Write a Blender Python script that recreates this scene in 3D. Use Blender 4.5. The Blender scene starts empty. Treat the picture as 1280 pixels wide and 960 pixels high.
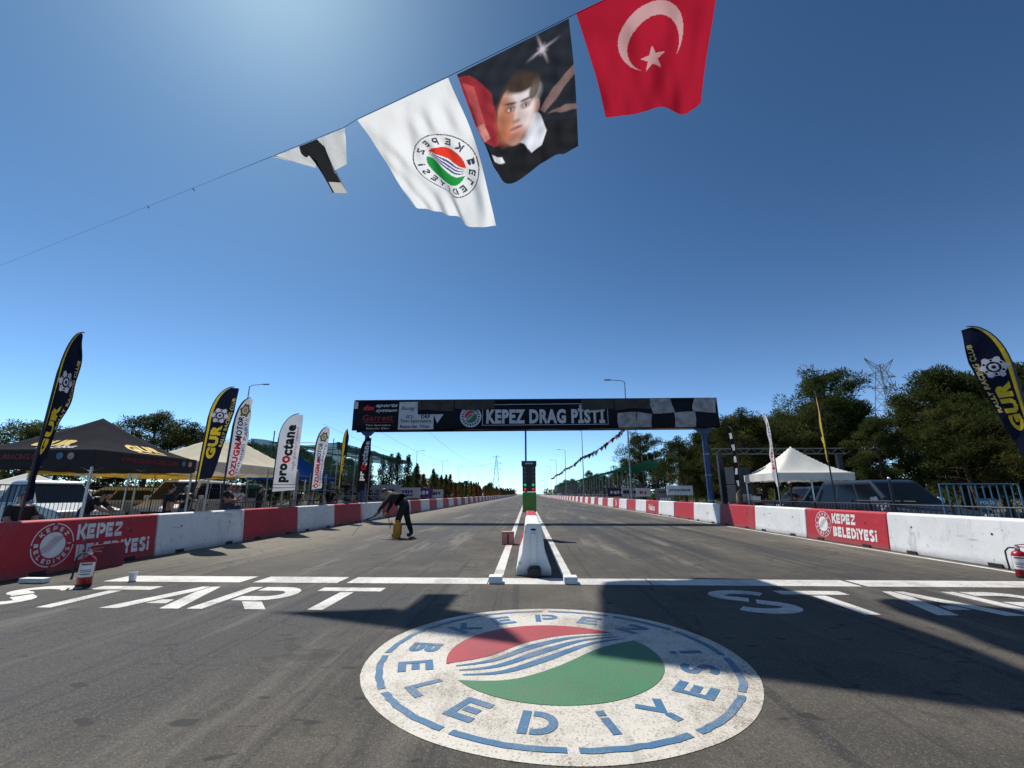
import bpy, bmesh, math, random
import numpy as np
from mathutils import Vector, Matrix
R = math.radians
SC = bpy.context.scene
COL = SC.collection

# ---------------------------------------------------------------- camera, sky, sun, exposure
SUN = Vector((-0.36915, 0.44539, 0.81569)).normalized()
cam_d = bpy.data.cameras.new('camera')
cam = bpy.data.objects.new('camera', cam_d); COL.objects.link(cam)
cam_d.sensor_fit = 'HORIZONTAL'; cam_d.sensor_width = 36.0
cam_d.lens = 36.0 * 548 / 1280
cam_d.clip_end = 6000; cam_d.clip_start = 0.05
cam.location = (0, 0, 1.35)
cam.rotation_euler = (R(90 + 14.085), 0, R(1.926))
SC.camera = cam
world = bpy.data.worlds.new('World'); SC.world = world; world.use_nodes = True
wn = world.node_tree.nodes; wl = world.node_tree.links
sky = wn.new('ShaderNodeTexSky'); sky.sky_type = 'NISHITA'; sky.sun_disc = False
sky.sun_elevation = math.asin(SUN.z); sky.sun_rotation = math.atan2(SUN.x, SUN.y)
sky.altitude = 100; sky.air_density = 0.6; sky.dust_density = 0.3; sky.ozone_density = 1.0
# overall tone of the clear deep-blue sky (same everywhere, no patches)
sm = wn.new('ShaderNodeVectorMath'); sm.operation = 'SCALE'; sm.inputs['Scale'].default_value = 0.1
sg_ = wn.new('ShaderNodeGamma'); sg_.inputs[1].default_value = 1.35
sv_ = wn.new('ShaderNodeVectorMath'); sv_.operation = 'MULTIPLY'; sv_.inputs[1].default_value = (11.4, 16.6, 16.4)
wl.new(sky.outputs[0], sm.inputs[0]); wl.new(sm.outputs[0], sg_.inputs[0]); wl.new(sg_.outputs[0], sv_.inputs[0])
tc = wn.new('ShaderNodeTexCoord'); sx_ = wn.new('ShaderNodeSeparateXYZ'); wl.new(tc.outputs['Generated'], sx_.inputs[0])
mx_ = wn.new('ShaderNodeMath'); mx_.operation = 'MAXIMUM'; wl.new(sx_.outputs[2], mx_.inputs[0]); mx_.inputs[1].default_value = 0
ml_ = wn.new('ShaderNodeMath'); ml_.operation = 'MULTIPLY'; wl.new(mx_.outputs[0], ml_.inputs[0]); ml_.inputs[1].default_value = -7
ex_ = wn.new('ShaderNodeMath'); ex_.operation = 'EXPONENT'; wl.new(ml_.outputs[0], ex_.inputs[0])
hz_ = wn.new('ShaderNodeVectorMath'); hz_.operation = 'SCALE'; hz_.inputs[0].default_value = (2.7, 2.8, 4.6); wl.new(ex_.outputs[0], hz_.inputs['Scale'])
ad_ = wn.new('ShaderNodeVectorMath'); ad_.operation = 'ADD'; wl.new(sv_.outputs[0], ad_.inputs[0]); wl.new(hz_.outputs[0], ad_.inputs[1])
wl.new(ad_.outputs[0], wn['Background'].inputs[0]); wn['Background'].inputs[1].default_value = 0.1
sd = bpy.data.lights.new('sun', 'SUN'); sd.energy = 5.0; sd.angle = R(0.53); sd.color = (1.0, 0.955, 0.88)
sun = bpy.data.objects.new('sun', sd); COL.objects.link(sun)
sun.rotation_euler = SUN.to_track_quat('Z', 'Y').to_euler(); sun.location = (-20, 24, 44)
SC.view_settings.view_transform = 'Standard'; SC.view_settings.look = 'None'
SC.view_settings.exposure = 0.0; SC.view_settings.gamma = 1.0
SC.view_settings.use_curve_mapping = False
SC.cycles.max_bounces = 8; SC.cycles.transparent_max_bounces = 16

# ---------------------------------------------------------------- helpers
rng = random.Random(7)

def tag(o, label=None, cat=None, group=None, kind=None):
    if label: o['label'] = label
    if cat: o['category'] = cat
    if group: o['group'] = group
    if kind: o['kind'] = kind
    return o

def empty(name, loc=(0, 0, 0), rz=0.0, label=None, cat=None, group=None):
    o = bpy.data.objects.new(name, None); COL.objects.link(o)
    o.location = loc; o.rotation_euler = (0, 0, rz); o.empty_display_size = 0.2
    return tag(o, label, cat, group)

def copy_tree(o, parent=None):
    c = o.copy(); COL.objects.link(c); c.parent = parent
    for ch in list(o.children):
        copy_tree(ch, c)
    return c

class MB:
    def __init__(s):
        s.v = []; s.f = []; s.m = []
    def add(s, vs, fs, mi=0):
        b = len(s.v); s.v += [tuple(v) for v in vs]
        s.f += [tuple(i + b for i in f) for f in fs]; s.m += [mi] * len(fs)
        return s
    def box(s, x0, x1, y0, y1, z0, z1, mi=0):
        vs = [(x, y, z) for z in (z0, z1) for y in (y0, y1) for x in (x0, x1)]
        return s.add(vs, [(0, 2, 3, 1), (4, 5, 7, 6), (0, 1, 5, 4), (2, 6, 7, 3), (0, 4, 6, 2), (1, 3, 7, 5)], mi)
    def bar(s, a, b, w, h=None, mi=0):
        a = Vector(a); b = Vector(b); d = (b - a).normalized()
        up = Vector((0, 0, 1)) if abs(d.z) < .95 else Vector((1, 0, 0))
        sx = d.cross(up).normalized() * (w / 2); sy = d.cross(sx).normalized() * ((h or w) / 2)
        vs = [p + i * sx + j * sy for p in (a, b) for i, j in ((-1, -1), (1, -1), (1, 1), (-1, 1))]
        return s.add(vs, [(0, 1, 2, 3), (7, 6, 5, 4), (0, 4, 5, 1), (1, 5, 6, 2), (2, 6, 7, 3), (3, 7, 4, 0)], mi)
    def tube(s, pts, r, n=8, mi=0, cap=True):
        pts = [Vector(p) for p in pts]; k = len(pts)
        rs = list(r) if isinstance(r, (list, tuple)) else [r] * k
        vs = []; prev = None
        for i, p in enumerate(pts):
            d = (pts[min(i + 1, k - 1)] - pts[max(i - 1, 0)]).normalized()
            if prev is None:
                a = d.cross(Vector((0, 0, 1)) if abs(d.z) < .9 else Vector((1, 0, 0))).normalized()
            else:
                a = (prev - d * prev.dot(d)).normalized()
            prev = a; b = d.cross(a)
            for j in range(n):
                t = 2 * math.pi * j / n
                vs.append(p + (a * math.cos(t) + b * math.sin(t)) * rs[i])
        fs = [(i * n + j, i * n + (j + 1) % n, (i + 1) * n + (j + 1) % n, (i + 1) * n + j) for i in range(k - 1) for j in range(n)]
        if cap:
            fs += [tuple(reversed(range(n))), tuple(range((k - 1) * n, k * n))]
        return s.add(vs, fs, mi)
    def lathe(s, prof, n=20, c=(0, 0, 0), mi=0):
        vs = [(c[0] + r * math.cos(2 * math.pi * j / n), c[1] + r * math.sin(2 * math.pi * j / n), c[2] + z) for r, z in prof for j in range(n)]
        k = len(prof)
        fs = [(i * n + j, i * n + (j + 1) % n, (i + 1) * n + (j + 1) % n, (i + 1) * n + j) for i in range(k - 1) for j in range(n)]
        fs += [tuple(reversed(range(n))), tuple(range((k - 1) * n, k * n))]
        return s.add(vs, fs, mi)
    def prism(s, poly, fn, d0, d1, mi=0):
        """poly: 2-D outline; fn(a, b, d) -> point"""
        n = len(poly)
        vs = [fn(a, b, d) for d in (d0, d1) for a, b in poly]
        fs = [tuple(reversed(range(n))), tuple(range(n, 2 * n))] + [(i, (i + 1) % n, n + (i + 1) % n, n + i) for i in range(n)]
        return s.add(vs, fs, mi)
    def grid(s, fn, nu, nv, mi=0):
        vs = [fn(i / nu, j / nv) for j in range(nv + 1) for i in range(nu + 1)]
        w = nu + 1
        return s.add(vs, [(j * w + i, j * w + i + 1, (j + 1) * w + i + 1, (j + 1) * w + i) for j in range(nv) for i in range(nu)], mi)
    def ball(s, c, r, n=10, k=6, mi=0):
        rx, ry, rz = r if isinstance(r, (tuple, list)) else (r, r, r)
        vs = [(c[0], c[1], c[2] - rz)]
        for i in range(1, k):
            a = -math.pi / 2 + math.pi * i / k
            for j in range(n):
                t = 2 * math.pi * j / n
                vs.append((c[0] + rx * math.cos(a) * math.cos(t), c[1] + ry * math.cos(a) * math.sin(t), c[2] + rz * math.sin(a)))
        vs.append((c[0], c[1], c[2] + rz)); last = len(vs) - 1
        fs = [(0, 1 + (j + 1) % n, 1 + j) for j in range(n)]
        for i in range(k - 2):
            for j in range(n):
                fs.append((1 + i * n + j, 1 + i * n + (j + 1) % n, 1 + (i + 1) * n + (j + 1) % n, 1 + (i + 1) * n + j))
        fs += [(1 + (k - 2) * n + j, 1 + (k - 2) * n + (j + 1) % n, last) for j in range(n)]
        return s.add(vs, fs, mi)
    def mesh(s, name, mats, smooth=False):
        me = bpy.data.meshes.new(name); me.from_pydata(s.v, [], s.f)
        for m in (mats if isinstance(mats, (list, tuple)) else [mats]): me.materials.append(m)
        me.polygons.foreach_set('material_index', s.m)
        if smooth:
            me.polygons.foreach_set('use_smooth', [True] * len(s.f))
            try: me.set_sharp_from_angle(angle=R(40))
            except Exception: pass
        me.update(); return me
    def build(s, name, mats, parent=None, smooth=False, loc=None, bevel=0.0):
        o = bpy.data.objects.new(name, s.mesh(name, mats, smooth)); COL.objects.link(o)
        o.parent = parent
        if loc is not None: o.location = loc
        if bevel:
            b = o.modifiers.new('bevel', 'BEVEL'); b.width = bevel; b.segments = 2; b.limit_method = 'ANGLE'; b.angle_limit = R(35)
        return o

# ---------------------------------------------------------------- materials
def lin(c):
    return tuple((x / 12.92 if x <= .04045 else ((x + .055) / 1.055) ** 2.4) for x in (v / 255 for v in c))

def nd(nt, t, **kw):
    n = nt.nodes.new(t)
    for k, v in kw.items():
        if k in n.inputs: n.inputs[k].default_value = v
        else: setattr(n, k, v)
    return n

def mathn(nt, op, a, b=None, c=None, clamp=False):
    n = nt.nodes.new('ShaderNodeMath'); n.operation = op; n.use_clamp = clamp
    for i, x in enumerate((a, b, c)):
        if x is None: continue
        if isinstance(x, (int, float)): n.inputs[i].default_value = x
        else: nt.links.new(x, n.inputs[i])
    return n.outputs[0]

def mixc(nt, fac, a, b):
    n = nt.nodes.new('ShaderNodeMix'); n.data_type = 'RGBA'
    for sock, x in ((n.inputs[0], fac), (n.inputs[6], a), (n.inputs[7], b)):
        if isinstance(x, (int, float)): sock.default_value = x
        elif isinstance(x, (tuple, list)): sock.default_value = tuple(x)[:3] + (1,)
        else: nt.links.new(x, sock)
    return n.outputs[2]

def ramp(nt, x, a, b):
    n = nt.nodes.new('ShaderNodeMapRange'); n.clamp = True; n.interpolation_type = 'SMOOTHSTEP'
    nt.links.new(x, n.inputs[0]); n.inputs[1].default_value = a; n.inputs[2].default_value = b
    return n.outputs[0]

def noise(nt, vec, scale, detail=4, rough=.55, stretch=None):
    if stretch:
        m = nt.nodes.new('ShaderNodeMapping'); m.inputs['Scale'].default_value = stretch
        nt.links.new(vec, m.inputs[0]); vec = m.outputs[0]
    n = nt.nodes.new('ShaderNodeTexNoise'); n.inputs['Scale'].default_value = scale
    n.inputs['Detail'].default_value = detail; n.inputs['Roughness'].default_value = rough
    nt.links.new(vec, n.inputs['Vector']); return n.outputs[0]

def pos(nt):
    return nt.nodes.new('ShaderNodeNewGeometry').outputs['Position']

def new_mat(name):
    m = bpy.data.materials.new(name); m.use_nodes = True
    nt = m.node_tree; return m, nt, nt.nodes['Principled BSDF']

def bump(nt, bs, h, strength=.3, dist=.01):
    b = nt.nodes.new('ShaderNodeBump'); b.inputs['Strength'].default_value = strength; b.inputs['Distance'].default_value = dist
    nt.links.new(h, b.inputs['Height']); nt.links.new(b.outputs[0], bs.inputs['Normal'])

def mat(name, col, rough=.6, metal=0.0, var=.18, scale=3.0, dirt=None, bmp=0.0, spec=.5):
    """plain material: base colour with uneven tone and grime patches"""
    m, nt, bs = new_mat(name); p = pos(nt)
    c = tuple(col)
    n1 = noise(nt, p, scale, 5, .6)
    dark = tuple(x * (1 - var) for x in c); lite = tuple(min(1, x * (1 + var)) for x in c)
    out = mixc(nt, ramp(nt, n1, .3, .7), dark, lite)
    if dirt:
        n2 = noise(nt, p, scale * 2.3, 6, .7)
        out = mixc(nt, mathn(nt, 'MULTIPLY', ramp(nt, n2, .52, .75), dirt[1]), out, dirt[0])
    nt.links.new(out, bs.inputs['Base Color'])
    bs.inputs['Roughness'].default_value = rough; bs.inputs['Metallic'].default_value = metal
    bs.inputs['Specular IOR Level'].default_value = spec
    if bmp: bump(nt, bs, noise(nt, p, scale * 12, 4), bmp, .01)
    return m

def emis(name, col, st):
    m, nt, bs = new_mat(name)
    bs.inputs['Base Color'].default_value = (*col, 1); bs.inputs['Emission Color'].default_value = (*col, 1)
    bs.inputs['Emission Strength'].default_value = st; return m

def cloth_mat(name, attr=None, col=(.8, .8, .8), trans=.5, bmp=.25, scale=9):
    m = bpy.data.materials.new(name); m.use_nodes = True; nt = m.node_tree
    nt.nodes.remove(nt.nodes['Principled BSDF']); out = nt.nodes['Material Output']
    if attr:
        a = nt.nodes.new('ShaderNodeAttribute'); a.attribute_name = attr; c = a.outputs['Color']
    else:
        p = pos(nt)
        c = mixc(nt, noise(nt, p, 2.0, 5), tuple(x * .86 for x in col), tuple(min(1, x * 1.08) for x in col))
    d = nt.nodes.new('ShaderNodeBsdfDiffuse'); t = nt.nodes.new('ShaderNodeBsdfTranslucent'); mx = nt.nodes.new('ShaderNodeMixShader')
    mx.inputs[0].default_value = trans
    nt.links.new(c, d.inputs[0]); nt.links.new(c, t.inputs[0])
    nt.links.new(d.outputs[0], mx.inputs[1]); nt.links.new(t.outputs[0], mx.inputs[2]); nt.links.new(mx.outputs[0], out.inputs[0])
    if bmp:
        b = nt.nodes.new('ShaderNodeBump'); b.inputs['Strength'].default_value = bmp; b.inputs['Distance'].default_value = .03
        nt.links.new(noise(nt, pos(nt), scale, 3), b.inputs['Height'])
        nt.links.new(b.outputs[0], d.inputs['Normal']); nt.links.new(b.outputs[0], t.inputs['Normal'])
    return m

def net_mat(name, col, alpha):
    m = cloth_mat(name, None, col, .45, .1)
    nt = m.node_tree; out = nt.nodes['Material Output']; old = out.inputs[0].links[0].from_socket
    tr = nt.nodes.new('ShaderNodeBsdfTransparent'); mx = nt.nodes.new('ShaderNodeMixShader'); mx.inputs[0].default_value = alpha
    nt.links.new(tr.outputs[0], mx.inputs[1]); nt.links.new(old, mx.inputs[2]); nt.links.new(mx.outputs[0], out.inputs[0])
    return m

def leaf_mat(name, c1, c2, c3):
    m = bpy.data.materials.new(name); m.use_nodes = True; nt = m.node_tree
    nt.nodes.remove(nt.nodes['Principled BSDF']); out = nt.nodes['Material Output']
    g = nt.nodes.new('ShaderNodeNewGeometry'); oi = nt.nodes.new('ShaderNodeObjectInfo')
    c = mixc(nt, g.outputs['Random Per Island'], c1, c2)
    c = mixc(nt, ramp(nt, noise(nt, g.outputs['Position'], .55, 3), .5, .72), c, c3)
    hv = nt.nodes.new('ShaderNodeHueSaturation'); nt.links.new(c, hv.inputs['Color'])
    nt.links.new(mathn(nt, 'MULTIPLY_ADD', oi.outputs['Random'], .5, .75), hv.inputs['Value'])
    nt.links.new(mathn(nt, 'MULTIPLY_ADD', oi.outputs['Random'], .03, .485), hv.inputs['Hue'])
    d = nt.nodes.new('ShaderNodeBsdfDiffuse'); t = nt.nodes.new('ShaderNodeBsdfTranslucent'); mx = nt.nodes.new('ShaderNodeMixShader')
    mx.inputs[0].default_value = .42
    nt.links.new(hv.outputs[0], d.inputs[0]); nt.links.new(hv.outputs[0], t.inputs[0])
    nt.links.new(d.outputs[0], mx.inputs[1]); nt.links.new(t.outputs[0], mx.inputs[2]); nt.links.new(mx.outputs[0], out.inputs[0])
    return m

def asphalt_mat():
    m, nt, bs = new_mat('asphalt'); p = pos(nt)
    sx = nt.nodes.new('ShaderNodeSeparateXYZ'); nt.links.new(p, sx.inputs[0]); X, Yc = sx.outputs[0], sx.outputs[1]
    big = noise(nt, p, .22, 5, .6)
    c = mixc(nt, ramp(nt, big, .3, .72), (.045, .041, .035), (.112, .098, .077))
    med = noise(nt, p, 1.3, 6, .62)
    c = mixc(nt, mathn(nt, 'MULTIPLY', ramp(nt, med, .44, .68), .55), c, (.128, .111, .086))
    # cooler coarse patch where the surfacing changes
    edge = mathn(nt, 'ADD', mathn(nt, 'ADD', X, mathn(nt, 'MULTIPLY', Yc, -.55)), mathn(nt, 'MULTIPLY', med, 1.6))
    cool = mathn(nt, 'MULTIPLY', ramp(nt, edge, -2.6, -4.6), ramp(nt, Yc, 7.1, 6.7))
    c = mixc(nt, mathn(nt, 'MULTIPLY', cool, .85), c, (.052, .053, .055))
    # rubber laid down in each lane, stretched along the track
    st = noise(nt, p, 1.0, 6, .62, (2.0, .035, 1))
    laneL = mathn(nt, 'MULTIPLY', ramp(nt, X, -6.6, -4.6), ramp(nt, X, -1.2, -2.6))
    laneR = mathn(nt, 'MULTIPLY', ramp(nt, X, 1.0, 2.6), ramp(nt, X, 7.6, 5.6))
    lane = mathn(nt, 'ADD', laneL, laneR)
    after = ramp(nt, Yc, 7.5, 12)
    rub = mathn(nt, 'MULTIPLY', mathn(nt, 'MULTIPLY', ramp(nt, st, .47, .57), lane), mathn(nt, 'MULTIPLY_ADD', after, .72, .2))
    c = mixc(nt, rub, c, (.026, .026, .028))
    # tyre drag marks
    st2 = noise(nt, p, 1.0, 3, .5, (5.0, .07, 1))
    c = mixc(nt, mathn(nt, 'MULTIPLY', ramp(nt, st2, .58, .64), .6), c, (.03, .03, .031))
    # pale dusty scrapes and dust against the barriers
    st3 = noise(nt, p, 1.0, 5, .7, (1.1, .12, 1))
    c = mixc(nt, mathn(nt, 'MULTIPLY', ramp(nt, st3, .52, .66), mathn(nt, 'MULTIPLY_ADD', after, .32, .42)), c, (.20, .18, .15))
    dl = ramp(nt, mathn(nt, 'MULTIPLY_ADD', med, 1.8, X), -3.6, -6.4)
    dr = ramp(nt, mathn(nt, 'MULTIPLY_ADD', med, -1.2, X), 6.3, 8.2)
    c = mixc(nt, mathn(nt, 'MULTIPLY', mathn(nt, 'ADD', mathn(nt, 'MULTIPLY', dl, .9), mathn(nt, 'MULTIPLY', dr, .35)), after), c, (.22, .195, .15))
    # aggregate
    vo = nt.nodes.new('ShaderNodeTexVoronoi'); vo.inputs['Scale'].default_value = 125; nt.links.new(p, vo.inputs['Vector'])
    sp = nt.nodes.new('ShaderNodeSeparateColor'); nt.links.new(vo.outputs['Color'], sp.inputs[0])
    c = mixc(nt, mathn(nt, 'MULTIPLY', ramp(nt, sp.outputs[0], .72, .98), .38), c, (.23, .215, .19))
    c = mixc(nt, mathn(nt, 'MULTIPLY', ramp(nt, sp.outputs[1], .6, .95), .5), c, (.022, .022, .022))
    # hairline cracks
    wv = nt.nodes.new('ShaderNodeTexVoronoi'); wv.feature = 'DISTANCE_TO_EDGE'; wv.inputs['Scale'].default_value = .33
    wob = nt.nodes.new('ShaderNodeVectorMath'); wob.operation = 'MULTIPLY_ADD'
    nn = nt.nodes.new('ShaderNodeTexNoise'); nn.inputs['Scale'].default_value = 1.6; nn.inputs['Detail'].default_value = 6; nt.links.new(p, nn.inputs['Vector'])
    nt.links.new(nn.outputs['Color'], wob.inputs[0]); wob.inputs[1].default_value = (1.3, 1.3, 0); nt.links.new(p, wob.inputs[2])
    nt.links.new(wob.outputs[0], wv.inputs['Vector'])
    ck = mathn(nt, 'MULTIPLY', ramp(nt, wv.outputs['Distance'], .009, .002), ramp(nt, big, .40, .52))
    c = mixc(nt, mathn(nt, 'MULTIPLY', ck, .45), c, (.02, .019, .018))
    # oil drips
    oi = noise(nt, p, 3.2, 2, .4, (1, 1.8, 1))
    c = mixc(nt, mathn(nt, 'MULTIPLY', ramp(nt, oi, .66, .70), .75), c, (.025, .024, .023))
    nt.links.new(c, bs.inputs['Base Color'])
    nt.links.new(mathn(nt, 'MULTIPLY_ADD', rub, -.18, .84), bs.inputs['Roughness'])
    bs.inputs['Specular IOR Level'].default_value = .30
    h = mathn(nt, 'ADD', mathn(nt, 'MULTIPLY', vo.outputs['Distance'], .9), mathn(nt, 'MULTIPLY', noise(nt, p, 210, 2), .5))
    bump(nt, bs, h, .55, .004)
    return m

def paint_mat(name, col, wear=.5, dirt=(.30, .25, .18)):
    """road paint, worn through to the asphalt and dirtied by tyres"""
    m, nt, bs = new_mat(name); p = pos(nt)
    n1 = noise(nt, p, 1.6, 6, .7); n2 = noise(nt, p, 38, 4, .7); n3 = noise(nt, p, .8, 4, .6)
    c = mixc(nt, mathn(nt, 'MULTIPLY', ramp(nt, n1, .45, .75), .55), col, tuple(x * .72 for x in col))
    w = mathn(nt, 'MULTIPLY', ramp(nt, n2, .50, .64), ramp(nt, n3, .42, .72))
    c = mixc(nt, mathn(nt, 'MULTIPLY', w, wear * 1.2, clamp=True), c, dirt)
    vo = nt.nodes.new('ShaderNodeTexVoronoi'); vo.inputs['Scale'].default_value = 80; nt.links.new(p, vo.inputs['Vector'])
    sp = nt.nodes.new('ShaderNodeSeparateColor'); nt.links.new(vo.outputs['Color'], sp.inputs[0])
    c = mixc(nt, mathn(nt, 'MULTIPLY', ramp(nt, sp.outputs[0], .80, .97), .45), c, (.10, .09, .08))
    n4 = noise(nt, p, 1.1, 7, .75); n5 = noise(nt, p, 95, 3, .6)
    c = mixc(nt, mathn(nt, 'MULTIPLY', mathn(nt, 'MULTIPLY', ramp(nt, n4, .46, .64), ramp(nt, n5, .40, .60)), wear, clamp=True), c, dirt)
    sk = noise(nt, p, 1.0, 5, .7, (4.0, .5, 1))
    c = mixc(nt, mathn(nt, 'MULTIPLY', ramp(nt, sk, .56, .70), .35), c, (.12, .11, .10))
    nt.links.new(c, bs.inputs['Base Color']); bs.inputs['Roughness'].default_value = .65
    bump(nt, bs, mathn(nt, 'ADD', vo.outputs['Distance'], n2), .4, .004)
    return m

def concrete_paint(name, col):
    m, nt, bs = new_mat(name); p = pos(nt)
    n1 = noise(nt, p, 1.3, 6, .65); n2 = noise(nt, p, 6.5, 6, .75); n3 = noise(nt, p, 2.2, 5, .7, (1, 1, .35))
    sx = nt.nodes.new('ShaderNodeSeparateXYZ'); nt.links.new(p, sx.inputs[0])
    c = mixc(nt, ramp(nt, n1, .3, .75), tuple(x * .86 for x in col), col)
    c = mixc(nt, mathn(nt, 'MULTIPLY', ramp(nt, n2, .57, .70), .5), c, (.20, .19, .18))
    n6 = noise(nt, p, 1.0, 5, .6, (2, .9, 9)); c = mixc(nt, mathn(nt, 'MULTIPLY', ramp(nt, n6, .62, .70), .5), c, (.07, .068, .066))
    n7 = noise(nt, p, 11, 2, .5); c = mixc(nt, mathn(nt, 'MULTIPLY', ramp(nt, n7, .73, .76), .8), c, (.30, .29, .27))
    c = mixc(nt, mathn(nt, 'MULTIPLY', ramp(nt, n3, .56, .72), .42), c, (.16, .15, .14))
    low = mathn(nt, 'MULTIPLY', ramp(nt, mathn(nt, 'MULTIPLY_ADD', n2, .22, sx.outputs[2]), .30, .10), .55)
    c = mixc(nt, low, c, (.14, .125, .105))
    nt.links.new(c, bs.inputs['Base Color']); bs.inputs['Roughness'].default_value = .62
    bump(nt, bs, mathn(nt, 'ADD', n2, mathn(nt, 'MULTIPLY', noise(nt, p, 45, 3), .4)), .35, .012)
    return m

M = {}
M['asphalt'] = asphalt_mat()
M['white_paint'] = paint_mat('white_paint', (.68, .665, .62), .9, (.22, .20, .17))
M['emblem_white'] = paint_mat('emblem_white', (.63, .59, .51), 1.0, (.22, .17, .11))
M['blue_paint'] = paint_mat('blue_paint', (.040, .15, .29), .8, (.32, .30, .26))
M['red_paint'] = paint_mat('red_paint', (.42, .045, .055), .75, (.16, .09, .075))
M['green_paint'] = paint_mat('green_paint', (.050, .195, .085), .75, (.13, .14, .09))
M['bar_white'] = concrete_paint('barrier_white', (.83, .83, .82))
M['bar_red'] = concrete_paint('barrier_red', (.50, .022, .036))
M['sign_white'] = mat('sign_white', (.78, .78, .77), .55, var=.08, dirt=((.3, .28, .25), .35))
M['black_rubber'] = mat('black_rubber', (.018, .018, .019), .7, bmp=.3)
M['black'] = mat('black_plastic', (.02, .02, .022), .45)
M['dark_metal'] = mat('dark_metal', (.045, .045, .048), .5, .6)
M['steel'] = mat('galvanised_steel', (.36, .37, .38), .42, .75, dirt=((.2, .17, .14), .3))
M['alu'] = mat('aluminium', (.55, .56, .57), .4, .8)
M['blue_metal'] = mat('blue_painted_steel', (.012, .05, .15), .5, dirt=((.12, .10, .09), .5))
M['fence_blue'] = mat('blue_railing', (.05, .16, .28), .45, dirt=((.2, .18, .15), .4))
M['red_ext'] = mat('extinguisher_red', (.34, .012, .016), .35)
M['dark_red'] = mat('dark_red_board', (.20, .008, .015), .5)
M['cardboard'] = mat('cardboard', (.40, .27, .16), .85)
M['carton_side'] = mat('carton_side', (.50, .32, .27), .8)
M['neon_green'] = mat('green_housing', (.07, .25, .02), .5)
M['lamp_red'] = emis('lamp_red', (.9, .03, .02), .6)
M['lamp_green'] = emis('lamp_green', (.03, .75, .2), .5)
M['lens_off'] = mat('dark_lens', (.03, .02, .01), .2)
M['ground'] = None
M['yellow_tank'] = mat('orange_tank', (.55, .24, .015), .4)
M['bark'] = mat('bark', (.095, .062, .042), .9, var=.4, scale=8, bmp=.5)
M['pine_a'] = leaf_mat('pine_needles', (.028, .042, .014), (.075, .090, .028), (.125, .130, .040))
M['cyp_green'] = leaf_mat('cypress_green', (.026, .042, .018), (.060, .075, .028), (.07, .08, .03))
M['cyp_brown'] = leaf_mat('cypress_brown', (.12, .065, .028), (.24, .13, .05), (.09, .085, .03))
M['tent_black'] = cloth_mat('tent_black', None, (.055, .055, .060), .15)
M['tent_cream'] = cloth_mat('tent_cream', None, (.82, .75, .58), .22)
M['tent_white'] = cloth_mat('tent_white', None, (.84, .82, .76), .22)
M['tent_blue'] = cloth_mat('tent_blue', None, (.03, .13, .50), .35)
M['tent_yellow'] = cloth_mat('tent_yellow', None, (.62, .40, .06), .4)
M['net_green'] = net_mat('green_shade_net', (.012, .075, .045), .88)
M['net_dark'] = net_mat('dark_shade_net', (.022, .050, .034), .86)
M['yellow'] = mat('yellow_print', (.72, .48, .03), .6)
M['red'] = mat('red_print', (.55, .02, .03), .6)
M['print'] = cloth_mat('printed_cloth', 'print', trans=.58, bmp=.5, scale=4)
M['print_thick'] = cloth_mat('printed_feather_cloth', 'print', trans=.3, bmp=.25, scale=10)
M['banner_black'] = mat('banner_black', (.006, .006, .012), .7, var=.3, scale=.8, spec=.2)
M['banner_grey'] = mat('banner_grey', (.50, .51, .56), .6, var=.12)
M['banner_dull'] = mat('banner_dull', (.27, .27, .28), .7, var=.35, scale=2.5)
M['banner_brown'] = mat('banner_underside', (.035, .028, .026), .7, var=.4, scale=2)
M['car_white'] = mat('car_white', (.62, .63, .64), .3, var=.05)
M['car_silver'] = mat('car_silver', (.42, .45, .48), .3, .4, var=.05)
M['car_dark'] = mat('car_dark_blue', (.030, .042, .066), .22, .2, var=.1)
M['glass'] = mat('car_glass', (.007, .009, .012), .10, spec=.35)
M['tyre'] = mat('tyre', (.02, .02, .02), .85)
M['lamp_glass'] = mat('lamp_glass', (.55, .56, .56), .15)
M['wood'] = mat('plank', (.20, .15, .10), .8, var=.3)
M['shoe'] = mat('shoe', (.02, .02, .02), .6)
M['skin'] = mat('skin', (.36, .20, .14), .55, var=.08)
M['hair'] = mat('hair', (.012, .010, .009), .6)
for n, c in dict(cloth_black=(.012, .012, .014), cloth_grey=(.13, .13, .14), cloth_white=(.62, .62, .62), cloth_blue=(.04, .08, .2),
                 cloth_red=(.35, .03, .03), cloth_tan=(.3, .22, .14), jeans=(.035, .05, .09)).items():
    M[n] = mat(n, c, .85, var=.25, scale=14)

def ground_mat():
    m, nt, bs = new_mat('dry_ground'); p = pos(nt)
    c = mixc(nt, ramp(nt, noise(nt, p, .15, 6, .6), .35, .65), (.13, .108, .072), (.075, .072, .036))
    c = mixc(nt, mathn(nt, 'MULTIPLY', ramp(nt, noise(nt, p, 9, 5, .7), .45, .7), .5), c, (.05, .042, .028))
    nt.links.new(c, bs.inputs['Base Color']); bs.inputs['Roughness'].default_value = .95
    bump(nt, bs, noise(nt, p, 14, 5), .6, .04); return m
M['ground'] = ground_mat()

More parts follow.
